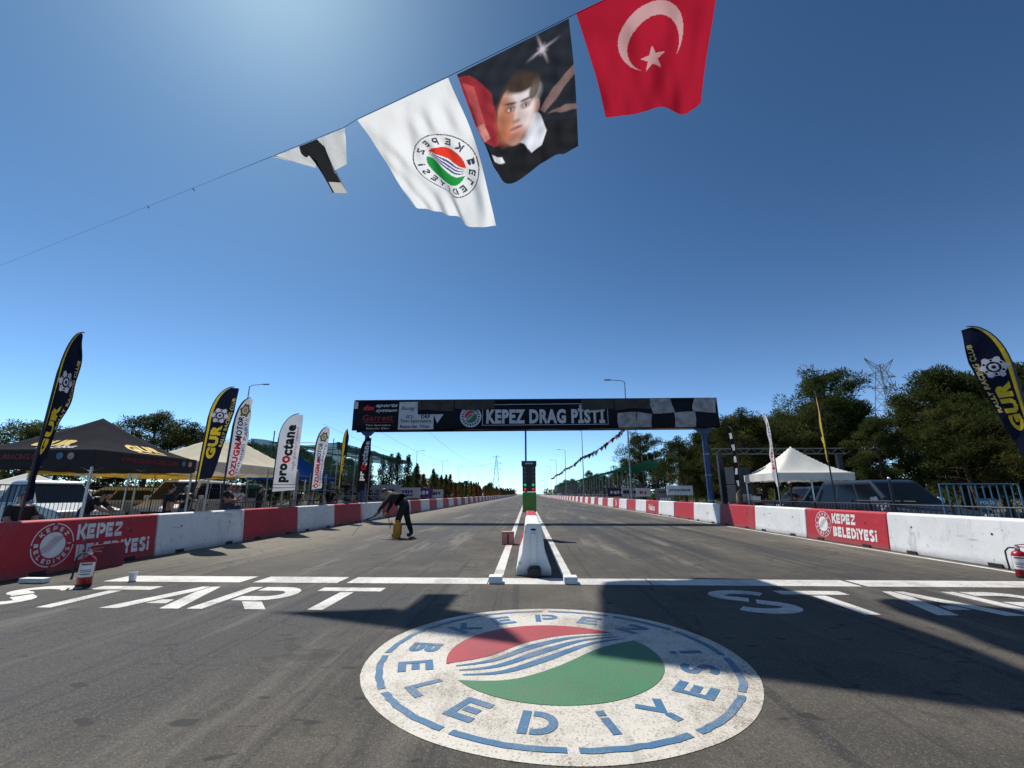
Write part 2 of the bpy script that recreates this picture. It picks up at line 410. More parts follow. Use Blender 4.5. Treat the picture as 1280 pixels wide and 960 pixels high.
# ---------------------------------------------------------------- lettering
_tc = {}
def text_geo(body, bold=0.0, shear=0.0):
    k = (body, bold, shear)
    if k not in _tc:
        cu = bpy.data.curves.new('t', 'FONT'); cu.body = body; cu.size = 1; cu.offset = bold; cu.shear = shear
        cu.resolution_u = 3; cu.space_character = 1.0 + bold * 2
        ob = bpy.data.objects.new('t', cu); COL.objects.link(ob)
        bpy.context.view_layer.update()
        dg = bpy.context.evaluated_depsgraph_get()
        me = bpy.data.meshes.new_from_object(ob.evaluated_get(dg))
        vs = [(v.co.x, v.co.y) for v in me.vertices]; fs = [tuple(p.vertices) for p in me.polygons]
        bpy.data.objects.remove(ob); bpy.data.curves.remove(cu); bpy.data.meshes.remove(me)
        x0 = min(v[0] for v in vs); x1 = max(v[0] for v in vs); y0 = min(v[1] for v in vs); y1 = max(v[1] for v in vs)
        _tc[k] = ([((x - x0) / (x1 - x0) - .5, (y - y0) / (y1 - y0) - .5) for x, y in vs], fs)
    return _tc[k]

def put_text(mb, body, w, h, fn, bold=.02, shear=0.0, mi=0):
    """fn(a, b): 2-D metres (a right, b up, centred) -> 3-D"""
    vs, fs = text_geo(body, bold, shear)
    mb.add([fn(x * w, y * h) for x, y in vs], fs, mi)

def arc(cx, cy, rx, ry, a0, a1, n=8):
    return [(cx + rx * math.cos(R(a0 + (a1 - a0) * i / n)), cy + ry * math.sin(R(a0 + (a1 - a0) * i / n))) for i in range(n + 1)]

def stroke(pts, t):
    """a polyline with width t as quads (list of polygons), mitred"""
    P = [Vector((*p, 0)) for p in pts]; L = []; Rr = []
    for i, p in enumerate(P):
        d1 = (p - P[i - 1]).normalized() if i else None
        d2 = (P[i + 1] - p).normalized() if i < len(P) - 1 else None
        d = ((d1 or d2) + (d2 or d1)).normalized(); n = Vector((-d.y, d.x, 0))
        c = max(.5, n.dot(Vector((-(d1 or d2).y, (d1 or d2).x, 0))))
        L.append(p + n * t / 2 / c); Rr.append(p - n * t / 2 / c)
    return [[tuple(L[i][:2]), tuple(L[i + 1][:2]), tuple(Rr[i + 1][:2]), tuple(Rr[i][:2])] for i in range(len(P) - 1)]

def glyph(ch, t=.2):
    S = []
    st = lambda p, tt=t: S.extend(stroke(p, tt))
    a = t / 2
    if ch == 'K': st([(a, 0), (a, 1)]); st([(.9, 1.0), (t + .16, .5), (.92, 0)])
    elif ch == 'E': st([(.86, 1 - a), (a, 1 - a), (a, a), (.86, a)]); st([(t + .05, .5), (.76, .5)])
    elif ch == 'L': st([(a, 1), (a, a), (.8, a)])
    elif ch == 'P': st([(a, 0), (a, 1)]); st([(t + .06, 1 - a), (.55, 1 - a)] + arc(.55, .7 - a / 2, .3, .3 - a / 2, 85, -85) + [(t + .06, .4)])
    elif ch == 'R':
        st([(a, 0), (a, 1)]); st([(t + .06, 1 - a), (.55, 1 - a)] + arc(.55, .72 - a / 2, .28, .28 - a / 2, 85, -85) + [(t + .06, .44)])
        S.append([(.44, .30), (.70, .30), (.98, 0), (.72, 0)])
    elif ch == 'B':
        st([(a, 0), (a, 1)]); st([(t + .06, 1 - a), (.55, 1 - a)] + arc(.55, .81 - a / 2, .22, .19 - a / 2, 85, -85, 6) + [(t + .06, .62)], t * .9)
        st([(t + .06, .38), (.55, .38)] + arc(.55, .19 + a / 2, .27, .19 - a / 2, 85, -85, 6) + [(t + .06, a)], t * .9)
    elif ch == 'D': st([(a, 0), (a, 1)]); st([(t + .06, 1 - a), (.4, 1 - a)] + arc(.4, .5, .42, .5 - a, 85, -85, 12) + [(t + .06, a)])
    elif ch == 'Y': st([(0.06, 1), (.46, .52), (.86, 1)]); st([(.46, 0), (.46, .36)])
    elif ch == 'Z': S.append([(.04, 1), (.9, 1), (.9, 1 - t), (.04, 1 - t)]); S.append([(.02, t), (.9, t), (.9, 0), (.02, 0)]); S.append([(.62, .97 - t), (.9, .97 - t), (.3, t + .03), (.02, t + .03)])
    elif ch == 'İ': st([(a + .05, 0), (a + .05, .7)]); st([(a + .05, .8), (a + .05, 1.02)])
    elif ch == 'I': st([(a + .05, 0), (a + .05, 1)])
    elif ch == 'T': st([(0, 1 - a), (.92, 1 - a)]); st([(.46, 0), (.46, .95 - t)])
    elif ch == 'A':
        S.append([(0, 0), (.24, 0), (.485, .74), (.485, 1), (.36, 1)]); S.append([(.515, 1), (.64, 1), (1, 0), (.76, 0), (.515, .74)]); S.append([(.365, .2), (.635, .2), (.58, .36), (.42, .36)])
    elif ch == 'S':
        up = arc(.46, .74, .33, .165, 20, 250, 14); lo = arc(.46, .26, .33, .165, 75, -160, 14)
        st(up + [(.44, .53)]); st([(.5, .475)] + lo[2:])
    return S

GW = dict(I=.35, İ=.35, L=.82)
def put_glyphs(mb, word, h, w, fn, t=.2, gap=.14, mi=0):
    """word in stencil capitals; h, w total size; left-bottom at fn(0,0)"""
    tot = sum(GW.get(c, .95) for c in word) + gap * (len(word) - 1); k = w / tot; x = 0
    for c in word:
        for poly in glyph(c, t):
            mb.add([fn((x + a) * k, b * h) for a, b in poly], [tuple(range(len(poly)))], mi)
        x += GW.get(c, .95) + gap

# raster printing for cloth: colours per cell of a grid
class Canvas:
    def __init__(s, W, H, w, h, bg):
        s.W, s.H, s.w, s.h = W, H, w, h
        s.px = np.zeros((H, W, 3)); s.px[:] = bg
        s.x = (np.arange(W) + .5) / W * w; s.y = (np.arange(H) + .5) / H * h
        s.X, s.Y = np.meshgrid(s.x, s.y)
    def mask(s, m, col): s.px[m] = col
    def poly(s, pts, col):
        m = np.zeros_like(s.X, bool); n = len(pts)
        for i in range(n):
            x0, y0 = pts[i]; x1, y1 = pts[(i + 1) % n]
            if y0 == y1: continue
            c = ((y0 > s.Y) != (y1 > s.Y)) & (s.X < (x1 - x0) * (s.Y - y0) / (y1 - y0) + x0)
            m ^= c
        s.px[m] = col
    def circle(s, cx, cy, r, col, r0=0):
        d = np.hypot(s.X - cx, s.Y - cy); s.px[(d <= r) & (d >= r0)] = col
    def text(s, body, cx, cy, w, h, col, rot=0.0, bold=.02, shear=0.0, mirror=False):
        vs, fs = text_geo(body, bold, shear); ca, sa = math.cos(R(rot)), math.sin(R(rot))
        P = [(cx + (-1 if mirror else 1) * (x * w * ca - y * h * sa), cy + x * w * sa + y * h * ca) for x, y in vs]
        for f in fs: s.poly([P[i] for i in f], col)

def print_mesh(cv, fn, name):
    mb = MB(); mb.grid(fn, cv.W, cv.H)
    me = mb.mesh(name, M['print'], True)
    at = me.attributes.new('print', 'FLOAT_COLOR', 'FACE')
    a = np.ones((cv.H * cv.W, 4), dtype=np.float32); a[:, :3] = cv.px.reshape(-1, 3)
    at.data.foreach_set('color', a.ravel())
    return me

# emblem geometry (unit inner disc): red above, green below, waves between
UP = [(-1.02, -.24), (-.62, -.03), (-.24, .40), (.2, .65), (.72, .74)]
LO = [(-.86, -.58), (-.4, -.56), (0, -.28), (.49, .25), (.90, .50)]
def cat(pts, n=24):
    out = []
    for i in range(len(pts) - 1):
        p0 = pts[max(i - 1, 0)]; p1 = pts[i]; p2 = pts[i + 1]; p3 = pts[min(i + 2, len(pts) - 1)]
        for j in range(n // 4):
            t = j / (n // 4)
            out.append(tuple(.5 * (2 * b + (c - a) * t + (2 * a - 5 * b + 4 * c - d) * t * t + (3 * b - a - 3 * c + d) * t ** 3) for a, b, c, d in zip(p0, p1, p2, p3)))
    out.append(pts[-1]); return out
def emblem_polys():
    u = cat(UP); l = cat(LO)
    def on(p):
        k = math.hypot(*p); return (p[0] / k, p[1] / k)
    a0 = math.degrees(math.atan2(UP[0][1], UP[0][0])) % 360; a1 = math.degrees(math.atan2(UP[-1][1], UP[-1][0]))
    red = [on(u[0])] + u[1:-1] + arc(0, 0, 1, 1, a1, a0, 30)
    b0 = math.degrees(math.atan2(LO[0][1], LO[0][0])) - 0; b1 = math.degrees(math.atan2(LO[-1][1], LO[-1][0]))
    green = l[1:-1] + arc(0, 0, 1, 1, b1, (b0 % 360) - 360, 30)
    stripes = []
    n = len(u)
    for k in range(3):
        f0 = .20 + .25 * k; top = []; bot = []
        for i in range(2, n - 1):
            t = i / (n - 1); wd = .15 * math.sin(math.pi * t) ** .8
            q = lambda f: (u[i][0] * (1 - f) + l[i][0] * f, u[i][1] * (1 - f) + l[i][1] * f)
            top.append(q(f0 - wd / 2)); bot.append(q(f0 + wd / 2))
        stripes.append(top + bot[::-1])
    return red, green, stripes
E_RED, E_GREEN, E_STR = emblem_polys()

def fill(mb, poly, fn, mi=0):
    """concave 2-D polygon triangulated and mapped"""
    bm = bmesh.new(); vs = [bm.verts.new((*p, 0)) for p in poly]
    es = [bm.edges.new((vs[i], vs[(i + 1) % len(vs)])) for i in range(len(vs))]
    bmesh.ops.triangle_fill(bm, use_beauty=True, use_dissolve=False, edges=es)
    bm.verts.index_update()
    mb.add([fn(v.co.x, v.co.y) for v in bm.verts], [tuple(v.index for v in f.verts) for f in bm.faces], mi); bm.free()

# ================================================================ SETTING
mb = MB(); mb.add([(-1500, -300, -.02), (1500, -300, -.02), (1500, 3000, -.02), (-1500, 3000, -.02)], [(0, 1, 2, 3)])
tag(mb.build('ground', M['ground']), kind='structure')
mb = MB(); mb.add([(-9.4, -60, 0), (9.9, -60, 0), (9.9, 900, 0), (-9.4, 900, 0)], [(0, 1, 2, 3)])
road = tag(mb.build('road', M['asphalt']), kind='structure')
PZ = .003
flat = lambda ox, oy, z=PZ: (lambda a, b: (ox + a, oy + b, z))
def rect(name, x0, x1, y0, y1, m, z=PZ, parent=road):
    mb = MB(); mb.add([(x0, y0, z), (x1, y0, z), (x1, y1, z), (x0, y1, z)], [(0, 1, 2, 3)]); return mb.build(name, m, parent)
for x0, x1 in ((-6.75, -4.53), (-4.32, -2.98), (-2.83, -.64), (-.62, 1.9), (1.92, 5.02), (5.10, 8.7)):
    rect('start_line', x0, x1, 7.30, 7.80, M['white_paint'])
for x in (-.505, .665):                                       # guide lines either side of the middle barrier
    rect('guide_line', x - .085, x + .085, 7.81, 60, M['white_paint'])
rect('edge_line', 8.56, 8.68, 7.82, 300, M['white_paint'])
for ox, lst in ((-7.42, ((0, 'S'), (1.02, 'T'), (2.18, 'A'), (3.28, 'R'), (4.40, 'T'))), (2.45, ((0, 'S'), (1.06, 'T'), (2.24, 'A'), (3.40, 'R'), (4.55, 'T')))):
    for dx, ch in lst:
        mb = MB()
        for poly in glyph(ch, .19):
            mb.add([(ox + dx + a * 1.0, 5.68 + b * 1.28, PZ) for a, b in poly], [tuple(range(len(poly)))])
        mb.build('painted_letter', M['white_paint'], road)
# municipal roundel on the asphalt
EX, EY, ER = .22, 4.235, 1.58
mb = MB(); n = 260
mb.add([(EX, EY, PZ)] + [(EX + (ER + .003 * math.sin(i * .23) + rng.uniform(-.0015, .0015)) * math.cos(2 * math.pi * i / n), EY + (ER + .003 * math.sin(i * .23)) * math.sin(2 * math.pi * i / n), PZ) for i in range(n)], [(0, 1 + i, 1 + (i + 1) % n) for i in range(n)])
disc = mb.build('painted_roundel', M['emblem_white'], road)
Z2 = .006; ri = .905
ef = lambda a, b: (EX - .01 + a * ri, EY - .02 + b * ri, Z2)
for nm, poly, m in (('red_field', E_RED, 'red_paint'), ('green_field', E_GREEN, 'green_paint')):
    mb = MB(); fill(mb, poly, ef); mb.build(nm, M[m], disc)
for s in E_STR:
    mb = MB(); fill(mb, s, ef); mb.build('wave_stripe', M['blue_paint'], disc)
for i in range(12):                                           # dashed ring
    a0 = 360 / 12 * i + 2; a1 = a0 + 27.4; mb = MB(); vs = []
    for k in range(13):
        a = R(a0 + (a1 - a0) * k / 12); j = rng.uniform(-.006, .006)
        for r in (1.42 + j, 1.475 + j): vs.append((EX + r * math.cos(a), EY + r * math.sin(a), Z2))
    mb.add(vs, [(2 * k, 2 * k + 1, 2 * k + 3, 2 * k + 2) for k in range(12)]); mb.build('ring_dash', M['blue_paint'], disc)
def ring_letter(ch, ang, outward, r, h, w):
    mb = MB(); t = Vector((-math.sin(ang), math.cos(ang))); rd = Vector((math.cos(ang), math.sin(ang)))
    right, up = (-t, rd) if outward else (t, -rd)
    gw = GW.get(ch, .92)
    for poly in glyph(ch, .23):
        pts = []
        for a, b in poly:
            q = Vector((EX, EY)) + rd * r + right * ((a - gw / 2) * w) + up * ((b - .5) * h); pts.append((q.x, q.y, Z2))
        mb.add(pts, [tuple(range(len(pts)))])
    mb.build('painted_letter', M['blue_paint'], disc)
for ch, a in zip('KEPEZ', (139, 115, 91, 67, 43)): ring_letter(ch, R(a), True, 1.165, .28, .26)
for ch, a in zip('BELEDİYESİ', (172, 194, 216, 239, 262, 283, 303, 326, 347, 366)): ring_letter(ch, R(a), False, 1.165, .28, .25)

# ================================================================ BARRIERS
def bar_profile(b0, b1, H, foot=0.0):
    return [(-b0, 0), (b0, 0)] + ([(b0, foot), (b1 + .07, .36)] if foot else []) + [(b1 + .015, H - .03), (b1 - .02, H), (-b1 + .02, H), (-b1 - .015, H - .03)] + ([(-b1 - .07, .36), (-b0, foot)] if foot else [])
def barrier_mesh(L, b0, b1, H, m, foot=0.0):
    mb = MB(); n = 7; pr = bar_profile(b0, b1, H, foot); k = len(pr)
    for i in range(n): mb.v += [(a, L * i / (n - 1), z) for a, z in pr]
    mb.f += [tuple(range(k))[::-1], tuple(range((n - 1) * k, n * k))]
    mb.f += [(i * k + j, i * k + (j + 1) % k, (i + 1) * k + (j + 1) % k, (i + 1) * k + j) for i in range(n - 1) for j in range(k)]
    mb.m = [0] * len(mb.f); return mb.mesh('jersey_barrier', m)
BH, B0, B1 = .905, .24, .15
def face_x(z): return B0 + (B1 + .015 - B0) * z / (BH - .03)
side = {}
for sd_, L in (('left', 3.13), ('right', 3.26)):
    for c in ('red', 'white'): side[sd_, c] = barrier_mesh(L - .025, B0, B1, BH, M['bar_' + c])
def add_holes(ob, L, sg):
    for yy in (L * .22, L * .78):
        mb = MB(); mb.tube([(sg * (face_x(.6) - .01), yy, .6), (sg * (face_x(.6) + .004), yy, .6)], .024, 8); mb.build('lift_hole', M['black_rubber'], ob)
        mb = MB(); mb.box(sg * (B0 + .004) - .02, sg * (B0 + .004) + .003, yy * 1.02 - .13, yy * 1.02 + .13, .002, .075); mb.build('fork_slot', M['black_rubber'], ob)
def put_barrier(sd_, i, y, label, group=None, color=None, holes=False):
    L = 3.13 if sd_ == 'left' else 3.26; X = -8.54 if sd_ == 'left' else 9.11
    o = bpy.data.objects.new('jersey_barrier', side[sd_, color]); COL.objects.link(o)
    far = rng.uniform(-.02, .02); o.location = (X + far, y, 0); o.rotation_euler = (0, 0, R(rng.uniform(-.35, .35)))
    bv = o.modifiers.new('bevel', 'BEVEL'); bv.width = .02; bv.segments = 2; bv.limit_method = 'ANGLE'; bv.angle_limit = R(30)
    tag(o, label, 'barrier', group)
    if holes: add_holes(o, L, 1 if sd_ == 'left' else -1)
    return o
lefts = []; rights = []
ORD = 'first second third fourth fifth sixth seventh eighth ninth tenth eleventh twelfth thirteenth'.split()
for i in range(-1, 100):
    y = 7.02 + 3.13 * i; c = 'red' if i % 2 == 0 else 'white'
    if i == 0: lab, grp = 'red jersey barrier lettered KEPEZ BELEDİYESİ, with fire extinguisher standing before it', None
    elif i == 1: lab, grp = 'white jersey barrier joining the lettered red one, parked van behind it', None
    elif i == 2: lab, grp = 'plain red jersey barrier below the tall white feather flag', None
    elif i == 4: lab, grp = 'red jersey barrier butting against the gantry leg with black feather flag', None
    elif 5 <= i < 16: lab, grp = '%s jersey barrier, %s one beyond the gantry leg, cypress tree side' % (c, ORD[i - 5]), None
    elif i == 3: lab, grp = 'white jersey barrier between two plain red ones, below the ÖZUGMA flag', None
    elif i == -1: lab, grp = 'white jersey barrier abutting the red lettered one, behind the start line', None
    else: lab, grp = 'far %s jersey barrier in the row in front of the cypress trees' % c, '%s barriers on the cypress side' % c
    lefts.append(put_barrier('left', i, y + (.28 if i >= 5 else 0), lab, grp, c, -1 <= i < 8))
for i in range(-1, 96):
    y = 8.46 + 3.26 * i; c = 'white' if i % 2 == 0 else 'red'
    if i == 0: lab, grp = 'white jersey barrier with scuffs, in front of blue police railing', None
    elif i == 1: lab, grp = 'red jersey barrier lettered KEPEZ BELEDİYESİ in front of dark police car', None
    elif i == 2: lab, grp = 'white jersey barrier standing before the white pyramid tent', None
    elif i == 3: lab, grp = 'red jersey barrier half shaded, next to blue gantry column', None
    elif i == 7: lab, grp = 'red jersey barrier lettered Velos under a small advert board', None
    elif i == 11: lab, grp = 'red jersey barrier with small white roundel, beside grandstand', None
    elif 4 <= i < 16: lab, grp = '%s jersey barrier, %s one beyond the blue gantry column, grandstand side' % (c, ORD[i - 4]), None
    elif i == -1: lab, grp = 'red jersey barrier behind the start line next to extinguisher barrier', None
    else: lab, grp = 'far %s jersey barrier in the row in front of the grandstand' % c, '%s barriers on the grandstand side' % c
    rights.append(put_barrier('right', i, y, lab, grp, c, -1 <= i < 8))
def barrier_face(sg, y0):
    """text plane on a barrier's track face: a along reading direction, b up, local coords"""
    if sg > 0: return lambda a, b: (face_x(b) + .006, y0 + a, b)
    return lambda a, b: (-(face_x(b) + .006), y0 - a, b)
def barrier_sign(ob, sg, y0, k):
    f = barrier_face(sg, y0)
    for word, w, h, ox, oz in (('KEPEZ', .97, .275, 1.20, .525), ('BELEDİYESİ', 1.68, .275, 1.22, .165)):
        mb = MB(); put_glyphs(mb, word, h, w * k, lambda a, b: f(ox * k + a, oz + b), .28, .1); mb.build('lettering', M['sign_white'], ob)
    cx, cz, r = .78 * k, .48, .215
    g = lambda a, b: f(cx + a * r, cz + b * r)
    mb = MB()                                                  # ring
    for i in range(4):
        vs = []
        for t in range(11):
            an = R(i * 90 + 4 + 82 * t / 10)
            for rr in (1.62, 1.70): vs.append(g(rr * math.cos(an), rr * math.sin(an)))
        mb.add(vs, [(2 * t, 2 * t + 1, 2 * t + 3, 2 * t + 2) for t in range(10)])
    mb.build('ring', M['sign_white'], ob)
    mb = MB()
    for s in (E_RED, E_GREEN): fill(mb, s, g)
    u = cat(UP); l = cat(LO)
    for k2 in range(4):
        f0 = .05 + .25 * k2; top = []; bot = []
        for i in range(1, len(u) - 1):
            q = lambda ff: (u[i][0] * (1 - ff) + l[i][0] * ff, u[i][1] * (1 - ff) + l[i][1] * ff)
            top.append(q(f0)); bot.append(q(f0 + .15))
        fill(mb, top + bot[::-1], g)
    mb.build('roundel', M['sign_white'], ob)
    for word, ang, out in (('KEPEZ', (140, 115, 90, 65, 40), True), ('BELEDİYESİ', (178, 200, 222, 244, 264, 282, 300, 320, 341, 361), False)):
        for ch, an in zip(word, ang):
            an = R(an); rd = Vector((math.cos(an), math.sin(an))); t = Vector((-rd.y, rd.x)); rt, up = (-t, rd) if out else (t, -rd); mb = MB()
            for poly in glyph(ch, .24):
                mb.add([g(*(rd * 1.3 + rt * ((a - GW.get(ch, .92) / 2) * .32) + up * ((b - .5) * .34))) for a, b in poly], [tuple(range(len(poly)))])
            mb.build('ring_letter', M['sign_white'], ob)
barrier_sign(lefts[1], 1, .12, .97)
barrier_sign(rights[2], -1, 3.19, .98)
# printed cover hems on the lettered right barrier
mb = MB(); f = barrier_face(-1, 3.0); put_text(mb, 'Velos', 1.6, .42, lambda a, b: f(1.35 + a, .42 + b), .03, .2); mb.build('lettering', M['sign_white'], rights[8])
mb = MB(); g = lambda a, b: barrier_face(-1, 3.0)(1.3 + a * .3, .5 + b * .3)
for s in (E_RED, E_GREEN): fill(mb, s, g)
mb.build('roundel', M['sign_white'], rights[12])

# middle wall: two heavier jersey barriers
mid = []
for i, (c, lab) in enumerate((('white', 'white flared jersey barrier on the start line between the lanes'), ('red', 'red jersey barrier in the middle, under the start light tower'))):
    o = bpy.data.objects.new('jersey_barrier', barrier_mesh(3.1, .30, .13, .85, M['bar_' + c], .10)); COL.objects.link(o)
    o.location = (.10, 8.02 + i * 3.12, 0); tag(o, lab, 'barrier'); mid.append(o)
    bv = o.modifiers.new('bevel', 'BEVEL'); bv.width = .025; bv.segments = 2; bv.limit_method = 'ANGLE'; bv.angle_limit = R(30)
mb = MB(); mb.box(-.045, .045, -.035, -.002, .06, .68); mb.build('end_rail', M['bar_white'], mid[0], bevel=.006)
mb = MB(); mb.tube([(0, -.004, .75), (0, .02, .75)], .05, 14); o = mb.build('lift_hole', M['black_rubber'], mid[0]); o.scale = (1, 1, .35); o.location.z = .75 * .65
mb = MB(); mb.box(.03, .26, -.15, -.04, .0, .15); mb.box(.05, .24, -.148, -.06, .15, .18)
o = mb.build('rubber_block', M['black_rubber'], None, bevel=.02); o.location = (-.04, 8.0, 0); tag(o, 'black rubber block at the foot of the middle barrier', 'block')
for x, lab in ((-.505, 'white foam block at the end of the guide line beside cardboard box'), (.665, 'white foam block ending the guide line on the shaded side')):
    mb = MB(); mb.box(-.105, .105, -.11, .11, .0, .10); o = mb.build('foam_block', M['sign_white'], None, bevel=.012); o.location = (x, 7.42, .006); tag(o, lab, 'block', 'white start blocks')
b = empty('cardboard_box', (-.55, 12.9, .006), R(4), 'open brown cardboard box standing left of the middle barrier', 'box')
mb = MB(); mb.box(-.17, .17, -.15, .15, 0, .28); mb.build('carton', M['carton_side'], b, bevel=.006)
mb = MB(); mb.box(-.172, .172, -.153, .153, .283, .33); mb.build('lid', M['cardboard'], b, bevel=.006)
mb = MB(); mb.box(-.02, .02, -.1535, -.1505, .01, .278); mb.build('tape', M['dark_metal'], b)

# start light tower
t = empty('start_light_tower', (.06, 14.62, 0), 0, 'black start light tower with green lower housing on middle barrier', 'start lights')
mb = MB(); mb.box(-.21, .22, -.10, .10, 1.42, 2.36); mb.build('light_housing', M['black'], t, bevel=.015)
mb = MB(); mb.box(-.24, .25, -.13, .13, 2.23, 2.40); mb.build('cap', M['black'], t, bevel=.01)
mb = MB(); mb.box(-.12, .13, -.134, -.131, 2.295, 2.335); mb.build('name_strip', M['banner_grey'], t)
mb = MB(); mb.box(-.03, .03, -.125, -.101, 1.45, 2.2); mb.build('divider', M['dark_metal'], t)
mb = MB(); mb.box(-.21, .23, -.20, .16, .80, 1.41); mb.build('lower_housing', M['neon_green'], t, bevel=.02)
mb = MB(); mb.box(-.10, .10, -.08, .08, 0, .80); mb.build('stand', M['dark_metal'], t)
for x in (-.125, .135):
    for k in range(6):
        z = 1.50 + k * .135; m = M['lamp_red'] if k == 0 else M['lamp_green'] if k == 1 else M['lens_off']
        mb = MB(); mb.tube([(x, -.101, z), (x, -.112, z)], .042, 14); lm = mb.build('lamp', m, t)
        mb = MB(); pts = arc(x, z, .052, .052, 20, 160, 8)
        mb.add([(a, d, c) for d in (-.101, -.16) for a, c in pts], [(i, i + 1, 10 + i, 9 + i) for i in range(8)]); mb.build('visor', M['black'], lm)

# ================================================================ GANTRY
gt = empty('start_gantry', (0, 24, 0), 0, 'gantry across the track with black KEPEZ DRAG PİSTİ banner on blue legs', 'gantry')
ZB, ZT = 4.76, 6.40
def gz(x): return .004 * x
mb = MB()
for z in (ZB + .1, ZT - .1):
    for y in (-.2, .3): mb.tube([(-9.5, y, z), (10.3, y, z)], .05, 6)
for i in range(33):
    x = -9.4 + i * .6
    mb.tube([(x, .3, ZB + .1), (x + .6, .3, ZT - .1)], .025, 5); mb.tube([(x, .3, ZT - .1), (x, -.2, ZT - .1)], .025, 5)
mb.build('truss', M['steel'], gt)
def bflat(y):
    return lambda a, b: (a, y, b)
mb = MB()
def bw(u, v):
    x = -9.62 + 19.97 * u; z = ZB + (ZT - ZB) * v + gz(x) + .02 * math.sin(x * 1.7) * (1 - v)
    return (x, -.30 + .02 * math.sin(x * 2.3 + v * 2), z)
mb.grid(bw, 90, 5)
banner = mb.build('banner', M['banner_black'], gt, True)
sol = banner.modifiers.new('thick', 'SOLIDIFY'); sol.thickness = .03; sol.offset = -1
mb = MB(); mb.grid(lambda u, v: (-9.62 + 19.97 * u, .40, ZB + (ZT - ZB) * v + gz(-9.62 + 19.97 * u)), 20, 2); mb.build('rear_banner', M['banner_black'], gt)
mb = MB(); mb.box(-9.62, 10.35, -.28, .39, ZT + .012, ZT + .05); mb.build('top_cover', M['dark_metal'], gt)
BY = -.345
def panel(name, x0, x1, z0, z1, m, y=BY, parent=gt, skew=0):
    mb = MB(); mb.add([(x0, y, z0 + gz(x0)), (x1, y, z0 + gz(x1)), (x1 + skew, y, z1 + gz(x1)), (x0 + skew, y, z1 + gz(x0))], [(0, 1, 2, 3)]); return mb.build(name, m, parent)
def btext(body, cx, cz, w, h, m, bold=.02, shear=0, y=BY - .006, name='lettering'):
    mb = MB(); put_text(mb, body, w, h, lambda a, b: (cx + a, y, cz + b + gz(cx)), bold, shear); return mb.build(name, m, gt)
btext('KEPEZ DRAG PİSTİ', 1.02, 5.575, 6.45, 1.04, M['banner_grey'], .048)
for x0, x1, z0, z1 in ((-2.42, 4.42, 4.98, 5.005), (-2.42, 4.42, 6.12, 6.145), (-2.42, -2.395, 5.01, 6.115), (4.395, 4.42, 5.01, 6.115)): panel('frame_strip', x0, x1, z0, z1, M['banner_grey'])
panel('white_panel', -7.05, -5.1, 4.80, 5.62, M['banner_grey']); panel('white_panel', -7.05, -6.0, 5.624, 6.34, M['banner_grey'])
NAVY = mat('navy_print', (.015, .016, .05), .6)
btext('Tüm Sporculara', -6.08, 5.24, 1.72, .22, NAVY, .03); btext('Başarılar Diler.', -6.08, 4.94, 1.72, .20, NAVY, .03)
btext('ECU', -6.42, 5.50, .45, .17, NAVY, .02, .3); btext('DRF', -5.55, 5.50, .50, .20, NAVY, .05); btext('Racing', -6.55, 5.95, .75, .26, NAVY, .01, .4)
btext('dtn', -8.75, 6.02, .62, .28, M['red'], .05, .35); btext('sports', -7.75, 6.12, 1.25, .24, M['banner_grey'], .03, .35); btext('system', -7.75, 5.84, 1.2, .22, M['banner_grey'], .03, .35)
btext('Garrett', -8.2, 5.46, 1.7, .34, M['dark_red'], .02); panel('thin_stripe', -9.0, -7.3, 5.19, 5.23, M['dark_red'])
btext('Tüm Sporculara', -8.15, 5.04, 1.4, .12, M['banner_grey'], .01); btext('Başarılar Diler.', -8.15, 4.86, 1.3, .12, M['banner_grey'], .01)
panel('corner_patch', -9.60, -9.36, 5.98, 6.36, M['banner_grey'])
# roundel on the banner
cx, cz, rr = -3.06, 5.46, .345
mb = MB(); n = 48; mb.add([(cx + 1.7 * rr * math.cos(2 * math.pi * i / n), BY, cz + 1.7 * rr * math.sin(2 * math.pi * i / n)) for i in range(n)], [tuple(range(n))]); rb = mb.build('roundel', M['banner_grey'], gt)
fe = lambda a, b: (cx + a * rr, BY - .006, cz + b * rr)
for s, m in ((E_RED, M['red']), (E_GREEN, mat('green_print', (.02, .14, .05), .6))):
    mb = MB(); fill(mb, s, fe); mb.build('emblem_field', m, rb)
for s in E_STR:
    mb = MB(); fill(mb, s, fe); mb.build('wave_stripe', NAVY, rb)
for i in range(20):
    an = 2 * math.pi * i / 20; mb = MB(); c_, s_ = math.cos(an), math.sin(an)
    mb.add([fe(1.3 * c_ + dx * c_ - dz * s_, 1.3 * s_ + dx * s_ + dz * c_) for dx, dz in ((-.16, -.11), (.16, -.11), (.16, .11), (-.16, .11))], [(0, 1, 2, 3)]); mb.build('ring_mark', NAVY, rb)
# chequered end
CH = [4.95, 5.95, 6.75, 7.95, 9.05, 10.28]
def ripple(x, z): return BY - .03 + .035 * math.sin(x * 3.1 + z * 2.0) * math.sin(x * 1.3)
for i in range(5):
    for j in range(2):
        if (i + j) % 2 == (0 if i > 0 else 1): continue
        x0, x1 = CH[i], CH[i + 1]; z0, z1 = ((4.80, 5.58) if j == 0 else (5.60, 6.38))
        mb = MB()
        def cf(u, v):
            x = x0 + (x1 - x0) * u; tilt = .10 * math.sin(i * 2.1 + u * 2.2)
            zz = z0 + (z1 - z0) * v + gz(x); 
            if (j == 0 and v > .5) or (j == 1 and v < .5): zz += tilt * abs(v - .5) * 1.2
            return (x + .10 * math.sin(v * 3 + i) * (1 if j else -.5), ripple(x, zz), min(max(zz, ZB + .03 + gz(x)), ZT - .01 + gz(x)))
        mb.grid(cf, 8, 6); mb.build('chequer', M['banner_dull'], gt, True)
